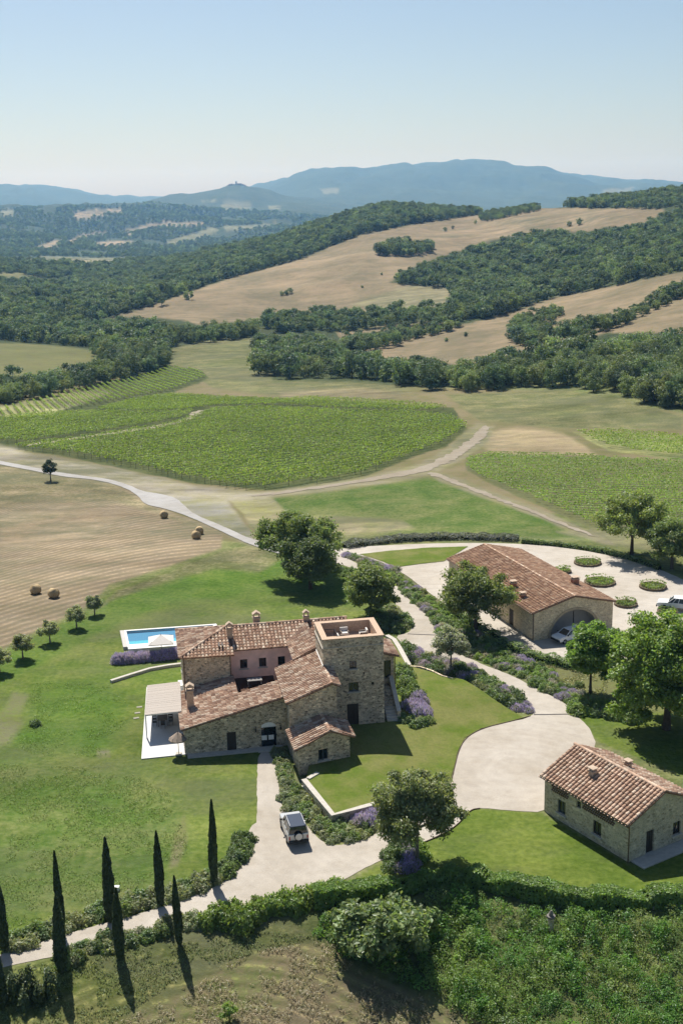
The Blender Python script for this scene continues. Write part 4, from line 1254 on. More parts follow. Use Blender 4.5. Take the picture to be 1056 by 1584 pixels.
def leaves(cen, nrm, size, rg, spread=.9, aspect=.6, tint=None, up=None):
    """one folded rhombus per centre; returns V, F, colour"""
    n = len(cen)
    nn = unit(nrm + rg.normal(0, spread, (n, 3)))
    ref = rg.normal(0, 1, (n, 3)) if up is None else up + rg.normal(0, .25, (n, 3))
    t = unit(ref - nn * np.sum(ref * nn, 1, keepdims=True))
    b = np.cross(nn, t)
    s = (size if np.ndim(size) else np.full(n, size)) * rg.uniform(.65, 1.35, n)
    s = s[:, None]
    V = np.empty((n, 4, 3))
    V[:, 0] = cen - t * s * .5
    V[:, 1] = cen + b * s * aspect * .5 + nn * s * .08
    V[:, 2] = cen + t * s * .5
    V[:, 3] = cen - b * s * aspect * .5 + nn * s * .08
    col = np.ones((n, 3)) * rg.uniform(.72, 1.28, (n, 1))
    col[:, 0] *= rg.uniform(.88, 1.14, n)
    if tint is not None: col = col * tint
    return V.reshape(-1, 3), np.arange(4 * n).reshape(n, 4), np.repeat(col, 4, 0)


def join(parts):
    V, Fq, Cc, o = [], [], [], 0
    for v, f, c in parts:
        V.append(v); Fq.append(f + o); Cc.append(c); o += len(v)
    return np.concatenate(V), np.concatenate(Fq), np.concatenate(Cc)


def crown_mesh(name, mat, rg, rx, ry, rz, cz_, nclump, per, leaf, rc=.24, low=-.55, lift=0.0):
    """clumps spread over an uneven crown"""
    R = np.array([rx, ry, rz])
    d = unit(rg.normal(0, 1, (nclump * 3, 3)))
    d = d[d[:, 2] > low][:nclump]
    rad = rg.uniform(.45, 1.0, len(d)) ** .6
    # uneven outline: some directions bulge
    bul = 1 + .22 * np.sin(d[:, 0] * 4.1 + rg.uniform(0, 6)) * np.cos(d[:, 1] * 3.7 + rg.uniform(0, 6)) + .1 * rg.normal(0, 1, len(d))
    cc = d * rad[:, None] * R * bul[:, None] + np.array([0, 0, cz_])
    size = rc * (rx + ry + rz) / 3 * rg.uniform(.65, 1.3, len(cc))
    parts = []
    for c, s in zip(cc, size):
        k = int(per * rg.uniform(.7, 1.3))
        dd = unit(rg.normal(0, 1, (k, 3)) + np.array([0, 0, .45]))
        p = c + dd * (s * rg.uniform(.12, 1.0, (k, 1)) ** .6 * rg.uniform(.85, 1.3, (k, 1))) * np.array([1.2, 1.2, .8]) + rg.normal(0, .1 * s, (k, 3))
        tint = rg.uniform(.82, 1.2)
        parts.append(leaves(p, dd * .9 + np.array([0, 0, .55]), leaf, rg, .85, .6, tint))
    V, Fq, Cc = join(parts)
    return np_mesh(name, V, Fq, [mat], Cc), cc


def trunk_mesh(name, rg, h, r, cc, mat, fork=.5, nl=7, lean=(0, 0)):
    m = MB()
    fz = h * fork
    f = Vector((lean[0], lean[1], fz))
    m.tube((0, 0, -.4), (lean[0] * .4, lean[1] * .4, fz * .45), r * 1.3, r * .95, 9)
    m.tube((lean[0] * .4, lean[1] * .4, fz * .45), f, r * .95, r * .72, 9)
    idx = rg.choice(len(cc), min(nl, len(cc)), replace=False)
    for i in idx:
        q = Vector(cc[i]); mid = f.lerp(q, .5) + Vector((rg.normal(0, .2), rg.normal(0, .2), .25))
        m.tube(f, mid, r * .5, r * .3, 6); m.tube(mid, q, r * .3, r * .1, 6)
    me_o = m.build(name, mat)
    me = me_o.data
    bpy.data.objects.remove(me_o)
    return me


TREES = {}


def tree_type(key, mat, bark, rx, ry, rz, czf, h, r, ncl, per, leaf, seed, rc=.24, low=-.5, fork=.45, lean=(0, 0)):
    rg = np.random.default_rng(seed)
    me, cc = crown_mesh('crown', mat, rg, rx, ry, rz, czf, ncl, per, leaf, rc, low)
    TREES[key] = (me, trunk_mesh('trunk', rg, h, r, cc, bark, fork, 8, lean))


def place_tree(key, name, base, rz, label, group=None, cat='tree', scale=1.0):
    t = tag(empty(name, base, rz), label, cat, group)
    t.scale = (scale,) * 3
    link('trunk', TREES[key][1], t); link('crown', TREES[key][0], t)
    return t


tree_type('oak_big', GREEN_OAK, BARK, 5.6, 5.0, 3.4, 6.0, 9, .34, 120, 260, .36, 1, .21, -.5, .38)
tree_type('oak_mid', GREEN_OAK, BARK, 3.9, 3.7, 3.2, 4.5, 7.4, .27, 95, 240, .32, 2, .23, -.7, .3)
tree_type('oak_dark', GREEN_OAK, BARK, 3.2, 3.0, 2.8, 4.2, 7, .24, 80, 230, .32, 3, .24, -.75, .3)
tree_type('oak_open', GREEN_OAK, BARK, 4.4, 4.2, 3.2, 5.0, 8.4, .26, 100, 220, .34, 4, .22, -.6, .3)
tree_type('lime', GREEN_FRESH, BARK, 2.7, 2.6, 2.8, 5.1, 8, .16, 85, 210, .35, 5, .25, -.8, .3)
tree_type('lime_big', GREEN_FRESH, BARK, 6.3, 6.0, 5.4, 7.2, 12.5, .42, 270, 260, .40, 6, .17, -.75, .28)
tree_type('holm', leafmat('holm_leaves', (.145, .17, .085)), BARKPALE, 3.6, 3.3, 3.0, 5.6, 8.6, .17, 130, 240, .29, 7, .21, -.75, .4)
tree_type('olive', GREEN_OLIVE, BARKPALE, 1.15, 1.1, .95, 1.75, 2.5, .10, 44, 130, .19, 8, .3, -.7, .35)
tree_type('olive_b', GREEN_OLIVE, BARKPALE, 1.0, 1.05, 1.0, 1.65, 2.5, .10, 40, 130, .19, 18, .32, -.7, .35)
tree_type('silver', leafmat('silver_leaves', (.25, .265, .20)), BARKPALE, 1.9, 1.8, 1.8, 3.1, 4.8, .13, 70, 150, .24, 9, .26, -.8, .35)
tree_type('field', GREEN_DARK, BARK, 1.5, 1.4, 1.5, 3.0, 4.4, .14, 26, 120, .3, 10, .34, -.6, .3)

place_tree('oak_big', 'oak_tree', G(463, 893), .3, 'broad dark oak on the lawn, the larger of the two behind the house')
place_tree('oak_mid', 'oak_tree', G(480, 911), 2.1, 'smaller round oak standing in front of the broad oak behind the house')
place_tree('oak_dark', 'oak_tree', P(573, 957), 1.0, 'dark round tree beside the upper drive, just behind the tower')
place_tree('oak_open', 'oak_tree', P(735, 978), 4.0, 'open crowned oak in front of the long side of the barn')
place_tree('lime', 'lime_tree', P(912, 1073), .4, 'slim bright green tree with a bare trunk before the barn arch')
place_tree('lime_big', 'lime_tree', P(1030, 1128), 1.9, 'huge fresh green tree above the cottage roof', scale=.93)
place_tree('oak_open', 'oak_tree', G(976, 860), 1.2, 'spreading oak with bare trunk at the far edge of the gravel yard', scale=1.12)
place_tree('oak_dark', 'oak_tree', G(1038, 880), 2.9, 'lighter tree right beside the spreading oak at the yard edge', scale=1.05)
place_tree('holm', 'holm_oak_tree', P(645, 1333), .8, 'leafy tree with pale trunk leaning over the lower drive', scale=.92)
place_tree('silver', 'silver_tree', P(697, 1035, .3), 0, 'small silvery tree between the terrace lawn and the upper drive')
place_tree('field', 'field_tree', G(79, 744), 0, 'lone small tree standing below the paved track')
for i, ((px, py), lb) in enumerate((((147, 951), 'small olive tree at the far end of the row by the stubble field'), ((119, 971), 'small olive tree second from the far end of the row by the stubble'),
                                   ((78, 994), 'small olive tree in the middle of the row by the stubble field'), ((36, 1019), 'small olive tree second from the near end of the row by the stubble'),
                                   ((0, 1040), 'small olive tree at the near end of the row by the stubble field'))):
    place_tree('olive' if i % 2 else 'olive_b', 'olive_tree', P(px, py), i * 1.3, lb, 'olive trees along the stubble field', scale=1.0 + .04 * i)


# cypresses
def cypress_mesh(seed, h=7.5, R=.52):
    rg = np.random.default_rng(seed)
    n = 9000
    t = rg.uniform(0, 1, n) ** .9
    prof = np.where(t < .28, .62 + .38 * np.sin(t / .28 * math.pi / 2), np.cos((t - .28) / .72 * math.pi / 2) ** .75 + .02)
    a = rg.uniform(0, 2 * math.pi, n)
    rad = R * .72 * prof * (.25 + .82 * rg.uniform(0, 1, n) ** .6) * (1 + .2 * (vnoise(a * 1.3, t * 14, seed) - .5) * 2)
    c = np.stack([rad * np.cos(a), rad * np.sin(a), .25 + t * (h - .25)], 1)
    d = np.stack([np.cos(a), np.sin(a), np.full(n, .25)], 1)
    V, Fq, Cc = leaves(c, d, .26, rg, .45, .42, None, np.tile([0, 0, 1.0], (n, 1)))
    Cc = Cc * (.55 + .75 * fbm(a * 2, t * 24, seed, 2))[np.repeat(np.arange(n), 4)][:, None]
    core = MB()
    return np_mesh('crown', V, Fq, [CYP], Cc)


CYP = leafmat('cypress_leaves', (.042, .060, .024), .15, obvar=.12)
CYPM = [cypress_mesh(41), cypress_mesh(42, 7.5, .46), cypress_mesh(43, 7.5, .58)]
m = MB(); m.tube((0, 0, -.5), (0, 0, 3), .11, .08, 8); m.tube((0, 0, 3), (0, 0, 7), .08, .02, 8)
_o = m.build('trunk', BARK); CYPT = _o.data; bpy.data.objects.remove(_o)
CYPS = [((8, 1472), 1350, 'tall cypress at the frame edge on the upper side of the drive'), ((97, 1449), 1316, 'second cypress from the frame edge on the upper side of the drive'),
        ((172, 1427), 1296, 'middle cypress of five on the upper side of the drive'), ((249, 1401), 1285, 'second cypress from the house on the upper side of the drive'),
        ((331, 1368), 1238, 'cypress nearest the house, at the bend of the drive'), ((96, 1503), 1390, 'second cypress from the frame edge below the drive'),
        ((186, 1483), 1375, 'third cypress from the frame edge below the drive'), ((278, 1462), 1355, 'cypress below the drive closest to the laurel bushes'),
        ((4, 1560), 1468, 'near cypress cut by the frame corner below the drive')]
for i, (b, ty, lb) in enumerate(CYPS):
    g = G(*b)
    lo, hi = .5, 20.0
    for _ in range(40):
        mid = (lo + hi) / 2
        if proj(g[0], g[1], g[2] + mid)[1] > ty: lo = mid
        else: hi = mid
    t = tag(empty('cypress_tree', g, i * 1.1), lb, 'cypress', 'cypresses lining the lower drive')
    wv_ = (1.0, .86, 1.02, .9, .96, 1.05, .95, .86, .98)[i]; t.scale = (wv_, wv_, lo / 7.5); t.rotation_euler = (random.uniform(-.02, .02), random.uniform(-.02, .02), i * 1.1)
    link('trunk', CYPT, t); link('crown', CYPM[i % 3], t)


# shrubs: low mounds, copied with shared meshes
def mound_mesh(name, mat, seed, R=.6, H=.7, n=420, leaf=.16, spike=0.0, mat2=None, frac=.0, upright=.0):
    rg = np.random.default_rng(seed)
    d = unit(rg.normal(0, 1, (n, 3))); d[:, 2] = np.abs(d[:, 2])
    k = 1 + .22 * np.sin(d[:, 0] * 5 + seed) * np.cos(d[:, 1] * 4 + seed * 2)
    c = d * np.array([R, R, H]) * (rg.uniform(.72, 1.02, n) * k)[:, None]
    V, Fq, Cc = leaves(c, d * 1.0 + np.array([0, 0, .4]), leaf, rg, .7, .55, None, (d + np.array([0, 0, upright])) if upright else None)
    Cc = Cc * np.repeat(.75 + .5 * fbm(c[:, 0] * 5, c[:, 1] * 5 + c[:, 2] * 3, seed, 2), 4)[:, None]
    mi = np.zeros(len(Fq), int)
    mats = [mat]
    if mat2:
        top = d[:, 2] > .15
        k2 = int(n * frac)
        dd = unit(rg.normal(0, 1, (k2 * 3, 3))); dd[:, 2] = np.abs(dd[:, 2]); dd = dd[dd[:, 2] > .1][:k2]
        c2 = dd * np.array([R, R, H]) * rg.uniform(1.0, 1.32, len(dd))[:, None]
        V2, F2, C2 = leaves(c2, rg.normal(0, 1, (len(dd), 3)) * np.array([1, 1, .2]), spike, rg, .3, .28, None, dd + np.array([0, 0, .8]))
        Fq = np.concatenate([Fq, F2 + len(V)]); V = np.concatenate([V, V2]); Cc = np.concatenate([Cc, C2])
        mi = np.concatenate([mi, np.ones(len(F2), int)]); mats.append(mat2)
    # dark core so that the mound is not see-through
    return np_mesh(name, V, Fq, mats, Cc, mi)


SHRUBS = {
    'grey': [mound_mesh('grey_shrub', GREY_SHRUB, 51 + i, .62, .62, 430, .17) for i in range(3)],
    'green': [mound_mesh('green_shrub', MID_SHRUB, 55 + i, .62, .66, 430, .18) for i in range(3)],
    'bright': [mound_mesh('bright_shrub', GREEN_FRESH, 59 + i, .62, .55, 430, .16) for i in range(3)],
    'lavender': [mound_mesh('lavender_bush', GREY_SHRUB, 63 + i, .55, .5, 300, .16, .2, LAVENDER, 1.1, .6) for i in range(3)],
    'greylav': [mound_mesh('lavender_bush', leafmat('lavender_foliage', (.16, .16, .14)), 67 + i, .6, .5, 420, .17, .18, leafmat('faded_lavender', (.25, .23, .33)), .4, .8) for i in range(2)],
    'dark': [mound_mesh('dark_shrub', leafmat('dark_shrub_leaves', (.075, .11, .04)), 71 + i, .65, .75, 430, .18) for i in range(2)],
}
SH_NAME = {'grey': 'rosemary_bush', 'green': 'green_shrub', 'bright': 'bright_shrub', 'lavender': 'lavender_bush', 'greylav': 'faded_lavender_bush', 'dark': 'dark_shrub'}
SH_WORD = {'grey': 'grey green rosemary mound', 'green': 'green leafy shrub', 'bright': 'bright green low shrub', 'lavender': 'purple flowering lavender bush', 'greylav': 'faded grey lavender bush', 'dark': 'dark green dense shrub'}
NSH = 0


def shrub(kind, x, y, scale, where, z=None, sz=1.0):
    global NSH
    NSH += 1
    me = random.choice(SHRUBS[kind])
    z = Hf(x, y) if z is None else z
    o = link(SH_NAME[kind], me, None, (x, y, z - .05), random.uniform(0, 6.28))
    s = scale * random.uniform(.82, 1.2)
    o.scale = (s, s, s * sz * random.uniform(.85, 1.15))
    tag(o, SH_WORD[kind] + ' ' + where, 'lavender' if 'lav' in kind else 'shrub', SH_WORD[kind] + ' ' + where)
    return o


def fill_bed(poly_px, kinds, where, step=.95, scale=1.0, z=0.0, pick=None, sz=1.0, zf=None):
    w = [tuple(P(q[0], q[1], z)[:2]) for q in poly_px]
    x0, x1 = min(q[0] for q in w), max(q[0] for q in w); y0, y1 = min(q[1] for q in w), max(q[1] for q in w)
    gx, gy = np.meshgrid(np.arange(x0, x1 + step, step), np.arange(y0, y1 + step, step * .9))
    gx[1::2] += step / 2
    gx = gx.ravel() + RNG.uniform(-.28, .28, gx.size) * step; gy = gy.ravel() + RNG.uniform(-.28, .28, gy.size) * step
    m = inpoly(gx, gy, w)
    for x, y in zip(gx[m], gy[m]):
        if pick: k = pick(x, y)
        else:
            v = float(fbm(np.array([x / 3.2]), np.array([y / 3.2]), 77, 2)[0])
            k = kinds[int(np.clip((v - .22) / .56, 0, .999) * len(kinds))]
        shrub(k, x, y, scale, where, (zf(np.array([x]), np.array([y]))[0] if zf else None), sz)


def row_bed(line_px, kinds, where, step=.9, scale=1.0, jit=.25, rows=1, gap=.8, sz=1.0, z=0.0):
    w = resample(smooth_poly([tuple(G(*q)[:2]) if z == 0 else tuple(P(*q, z)[:2]) for q in line_px], False, 2), step, False)
    for i, p in enumerate(w):
        p0 = np.array(w[max(i - 1, 0)]); p1 = np.array(w[min(i + 1, len(w) - 1)])
        t = (p1 - p0) / (np.linalg.norm(p1 - p0) + 1e-9); n = np.array([t[1], -t[0]])
        for r_ in range(rows):
            q = np.array(p) + n * (r_ - (rows - 1) / 2) * gap + RNG.uniform(-jit, jit, 2)
            shrub(random.choice(kinds), q[0], q[1], scale, where, None, sz)


row_bed([(10, 1466), (60, 1448), (110, 1430), (180, 1409), (245, 1392), (300, 1372), (330, 1358)], ['grey', 'grey', 'grey', 'green'], 'along the upper edge of the lower drive', .85, 1.15, .3, 2, .9)
row_bed([(95, 1488), (140, 1468), (190, 1455), (250, 1442), (300, 1426)], ['grey', 'grey', 'green', 'dark'], 'along the lower edge of the lower drive', .8, 1.05, .3, 2, .8)
row_bed([(345, 1352), (362, 1335), (374, 1316), (380, 1300)], ['dark', 'green', 'dark'], 'at the lawn corner beside the bend of the drive', .75, 1.1, .25, 2, .7)
row_bed([(431, 1162), (436, 1180), (440, 1196), (444, 1212)], ['grey', 'green', 'grey'], 'beside the entrance path', .6, .85, .12, 2, .6)
fill_bed([(434, 1226), (458, 1218), (472, 1230), (510, 1276), (598, 1260), (600, 1280), (545, 1302), (510, 1304), (490, 1290), (472, 1268), (440, 1258)], ['green', 'dark', 'grey', 'green', 'grey'], 'in the bed below the retaining wall', .8, .95)
fill_bed([(552, 1272), (600, 1260), (602, 1270), (556, 1282)], ['lavender'], 'against the foot of the retaining wall', .7, 1.2, sz=1.35)
fill_bed([(588, 1328), (612, 1306), (650, 1298), (662, 1325), (640, 1345), (600, 1346)], ['green', 'bright', 'lavender', 'dark'], 'round the foot of the pale trunked tree', .8, 1.2)
fill_bed([(617, 1066), (640, 1064), (654, 1078), (640, 1086), (622, 1084)], ['dark', 'green'], 'at the back of the round bed by the tower stair', .85, 1.15, z=.85, zf=terrace_z, sz=1.2)
fill_bed([(632, 1088), (650, 1078), (662, 1090), (660, 1104), (640, 1108), (628, 1102)], ['lavender'], 'in the round bed at the foot of the tower stair', .8, 1.15, z=.85, zf=terrace_z, sz=1.3)
fill_bed([(616, 1106), (640, 1110), (664, 1104), (664, 1114), (640, 1120), (620, 1118)], ['grey', 'green'], 'along the front of the round bed by the tower stair', .75, .95, z=.85, zf=terrace_z)
fill_bed([(612, 1035), (628, 1040), (640, 1060), (618, 1064), (608, 1060)], ['dark', 'green'], 'behind the tower stair', .8, 1.35, z=.85, zf=terrace_z)
fill_bed([(640, 1026), (660, 1018), (690, 1020), (742, 1040), (795, 1074), (822, 1096), (818, 1106), (790, 1096), (740, 1066), (700, 1044), (668, 1042)], ['green', 'grey', 'dark', 'lavender', 'greylav', 'dark'], 'in the border between terrace lawn and upper drive', .85, 1.15)
fill_bed([(617, 1000), (640, 1004), (644, 1018), (632, 1026), (622, 1012)], ['dark', 'green'], 'beside the short path behind the tower', .8, 1.3)
fill_bed([(600, 1000), (612, 1000), (640, 1026), (660, 1014), (648, 1008)], ['lavender', 'green'], 'above the white garden wall', .8, 1.1)
fill_bed([(572, 958), (600, 930), (618, 950), (634, 966), (628, 978), (600, 978), (580, 972)], ['grey', 'green', 'dark', 'grey'], 'in the mound behind the tower', .9, 1.35)
fill_bed([(520, 882), (545, 880), (570, 892), (560, 900), (530, 892)], ['dark', 'green'], 'beside the drive near the two oaks', .9, 1.1)
BORDER = [(557, 874), (575, 874), (613, 886), (650, 914), (690, 946), (730, 974), (770, 996), (795, 1012), (840, 1032), (862, 1050), (905, 1078), (955, 1092), (990, 1108), (930, 1106), (890, 1104), (873, 1084), (833, 1066),
          (793, 1044), (749, 1027), (720, 1013), (700, 1005), (686, 994), (682, 983), (672, 972), (670, 962), (657, 946), (634, 928), (623, 914), (603, 894), (580, 881)]
fill_bed(BORDER, ['bright', 'grey', 'green', 'green', 'bright', 'greylav', 'lavender', 'green', 'grey'], 'in the long border between upper drive and gravel yard', .9, 1.0)
row_bed([(535, 860), (556, 866), (580, 876), (612, 884)], ['greylav', 'lavender', 'green'], 'on the edge of the lawn strip by the barn', .8, 1.0, .2, 2)
row_bed([(890, 1098), (920, 1100), (960, 1106), (985, 1112)], ['bright', 'green'], 'in the green mound above the small lawn', .7, 1.35, .3, 3, .8)
row_bed([(181, 1025), (210, 1023), (245, 1019), (280, 1015)], ['lavender'], 'in the lavender hedge before the pool', .42, .95, .08, 2, .5, sz=1.7)
shrub('dark', *P(55, 1122)[:2], .9, 'alone on the rough lawn')
shrub('dark', *P(895, 1062)[:2], 1.2, 'behind the slim bright tree')


# ------------------------------------------------------------------ vineyards: each block a thing, each row a part
def vineyard(label, poly_px, a_px, b_px, spacing, seed, per=11, hgt=1.65, wid=.75, leaf=.42, tint=(1, 1, 1), posts=True, gappy=0.0):
    rg = np.random.default_rng(seed)
    w = GP(poly_px)
    A = G(*a_px)[:2]; Bp = G(*b_px)[:2]
    d = (Bp - A) / np.linalg.norm(Bp - A); n = np.array([-d[1], d[0]])
    cen = np.mean(np.array(w), 0)
    root = tag(empty('vineyard', (cen[0], cen[1], Hf(*cen))), label, 'vineyard')
    s_all = [np.dot(np.array(q) - cen, n) for q in w]; t_all = [np.dot(np.array(q) - cen, d) for q in w]
    rows = 0
    s = min(s_all) + spacing * .3
    while s < max(s_all):
        t = np.arange(min(t_all), max(t_all), .5)
        px_ = cen[0] + n[0] * s + d[0] * t; py_ = cen[1] + n[1] * s + d[1] * t
        m = inpoly(px_, py_, w)
        tm = t[m]
        s += spacing
        if len(tm) < 8: continue
        for t in np.split(tm, np.nonzero(np.diff(tm) > .8)[0] + 1):
            if len(t) < 8: continue
            k = int(len(t) * .5 * per)
            tt = rg.choice(t, k) + rg.uniform(-.3, .3, k)
            if gappy: 
                keep = vnoise(tt * .55, np.full(k, s), seed) > gappy
                tt = tt[keep]; k = len(tt)
                if k < 8: continue
            ang = rg.uniform(-.35, math.pi + .35, k)
            bump = .75 + .5 * vnoise(tt * .7, np.full(k, s * 3.1), seed + 1)
            off = np.cos(ang) * wid * .5 * bump
            hh = .75 + (np.sin(ang) * .5 + .5) * (hgt - .75) * (.72 + .45 * vnoise(tt * .8, np.full(k, s * 2.3), seed + 2))
            x = cen[0] + n[0] * (s - spacing + off) + d[0] * tt; y = cen[1] + n[1] * (s - spacing + off) + d[1] * tt
            z = Hf(x, y) + hh
            nr = np.stack([n[0] * np.cos(ang), n[1] * np.cos(ang), np.sin(ang) + .35], 1)
            V, Fq, Cc = leaves(np.stack([x, y, z], 1), nr, leaf, rg, .6, .75, np.array(tint))
            Cc = Cc * np.repeat(.8 + .4 * fbm(x / 14, y / 14, 91, 3), 4)[:, None]
            mi = np.zeros(len(Fq), int)
            if posts:
                P4, PF = [], []
                for tp in np.arange(t.min() + .4, t.max() - .3, 6.0):
                    bx, by = cen[0] + n[0] * (s - spacing) + d[0] * tp, cen[1] + n[1] * (s - spacing) + d[1] * tp
                    bz = Hf(bx, by)
                    for sx in (0, 1):
                        o_2 = len(P4)
                        ex, ey = (d if sx else n) * .05
                        P4 += [(bx - ex, by - ey, bz - .1), (bx + ex, by + ey, bz - .1), (bx + ex, by + ey, bz + 1.5), (bx - ex, by - ey, bz + 1.5)]
                        PF.append([o_2, o_2 + 1, o_2 + 2, o_2 + 3])
                Fq = np.concatenate([Fq, np.array(PF) + len(V)]); V = np.concatenate([V, np.array(P4)])
                Cc = np.concatenate([Cc, np.ones((len(P4), 3))]); mi = np.concatenate([mi, np.ones(len(PF), int)])
            V = V - np.array([cen[0], cen[1], root.location.z])
            vr = link('vine_row', np_mesh('vine_row', V, Fq, [VINE, BARKPALE], Cc, mi), root)
            if gappy: vr['kind'] = 'stuff'
            rows += 1
    return root


vineyard('large dense green vineyard filling the middle of the valley', [(18, 694), (100, 686), (180, 673), (255, 662), (300, 648), (334, 636), (400, 633), (480, 636), (560, 641), (640, 642), (700, 649), (722, 661), (720, 666), (690, 686),
         (640, 706), (600, 722), (560, 736), (470, 751), (430, 757), (370, 758), (300, 745), (200, 722), (100, 704), (45, 698)], (430, 757), (600, 727), 2.8, 201, 22, 1.8, .46, .33)
vineyard('narrow vineyard strip above the large vineyard, along its top lane', [(205, 622), (260, 613), (330, 617), (440, 622), (480, 618), (560, 622), (690, 632), (690, 636), (640, 639), (540, 636), (440, 629), (330, 631), (300, 636), (235, 641), (150, 637)],
         (235, 641), (330, 632), 2.5, 202, 22, 1.7, .55, .32)
vineyard('curved vineyard between the dirt lane and the far striped rows', [(-120, 668), (0, 650), (60, 643), (150, 640), (230, 643), (300, 639), (285, 648), (258, 655), (200, 664), (120, 675), (40, 687), (0, 685), (-120, 695)], (120, 675), (258, 655), 2.5, 203, 22, 1.7, .55, .32)
vineyard('far striped vineyard of thin separate rows climbing to the trees', [(-120, 660), (0, 634), (70, 618), (150, 598), (262, 568), (310, 575), (318, 585), (270, 604), (200, 618), (100, 636), (0, 648)], (20, 627), (37, 647), 2.7, 204, 18, 1.5, .5, .34)
vineyard('dusty sparse vineyard behind the spreading oak and the yard', [(722, 712), (760, 704), (900, 707), (1056, 716), (1180, 722), (1180, 850), (1030, 828), (925, 818), (880, 800), (800, 764), (740, 740), (722, 726)], (745, 742), (1056, 748), 2.2, 205, 20, 1.1, .5, .27, (.95, 1.02, 1.05), False, .1)
vineyard('small far vineyard to the right of the wheat patch', [(888, 670), (960, 669), (1056, 676), (1180, 682), (1180, 712), (1000, 703), (940, 694)], (940, 694), (1056, 706), 2.3, 206, 20, 1.3, .55, .32, (1.05, 1.05, 1), False, .1)


# ------------------------------------------------------------------ woods: tree meshes shared by single trees and by the masses
def wood_tree(seed, h, r, leaf, ncl, per, mat):
    rg = np.random.default_rng(seed)
    me, cc = crown_mesh('woodland_tree', mat, rg, r, r * rg.uniform(.9, 1.1), h * .45, h * .53, ncl, per, leaf, .36, -.95)
    n = len(me.polygons)
    bm = bmesh.new(); bm.from_mesh(me)
    bmesh.ops.create_cone(bm, cap_ends=False, segments=6, radius1=.22, radius2=.12, depth=h * .6, matrix=Matrix.Translation((0, 0, h * .25)))
    bm.to_mesh(me); bm.free()
    me.materials.append(BARK)
    mi = np.zeros(len(me.polygons), np.int32); mi[n:] = 1
    me.polygons.foreach_set('material_index', mi)
    me.update()
    return me


WOODS_MAT = [GREEN_WOOD, leafmat('woodland_light_leaves', (.118, .150, .070), .35, obvar=.4), leafmat('woodland_dark_leaves', (.075, .105, .055), .3, obvar=.4)]
WOOD_NEAR = [wood_tree(300 + i, hh, rr, .46, 34, 95, WOODS_MAT[i % 3]) for i, (hh, rr) in enumerate(((8.5, 3.1), (7.2, 3.0), (9.6, 3.2), (6.4, 2.7), (8.0, 3.5)))]
WOOD_FAR = [wood_tree(320 + i, hh, rr, .85, 20, 42, WOODS_MAT[i % 3]) for i, (hh, rr) in enumerate(((8.5, 3.6), (7.0, 3.4), (9.8, 3.8), (7.8, 4.2), (6.0, 3.0), (9.0, 3.4)))]
far_col = bpy.data.collections.new('far_tree_shapes')
for i, me in enumerate(WOOD_FAR): far_col.objects.link(bpy.data.objects.new('far_tree_shape', me))


def in_zone(x, y, z, poly, yr):
    px, py = proj(x, y, z)
    return inpoly(px, py, poly) & (y > yr[0]) & (y < yr[1])


def scatter(poly, yr, step, seed, gap=2.0):
    """points on the terrain whose foot lies in a photo outline, between two distances"""
    rg = np.random.default_rng(seed)
    xs = [p[0] for p in poly]; ys = [p[1] for p in poly]
    a0, a1 = (min(xs) - 540) / F_PX, (max(xs) - 516) / F_PX
    X0, X1 = min(a0 * yr[0], a0 * yr[1]), max(a1 * yr[0], a1 * yr[1])
    gx, gy = np.meshgrid(np.arange(X0, X1, step), np.arange(yr[0], yr[1], step))
    gx = gx.ravel() + rg.uniform(-.45, .45, gx.size) * step; gy = gy.ravel() + rg.uniform(-.45, .45, gy.size) * step
    m = (gx / gy > a0) & (gx / gy < a1)
    gx, gy = gx[m], gy[m]
    gz = Hf(gx, gy)
    m = in_zone(gx, gy, gz, poly, yr) & (fbm(gx / 60, gy / 60, seed, 3) < gap)
    return np.stack([gx[m], gy[m], gz[m]], 1)


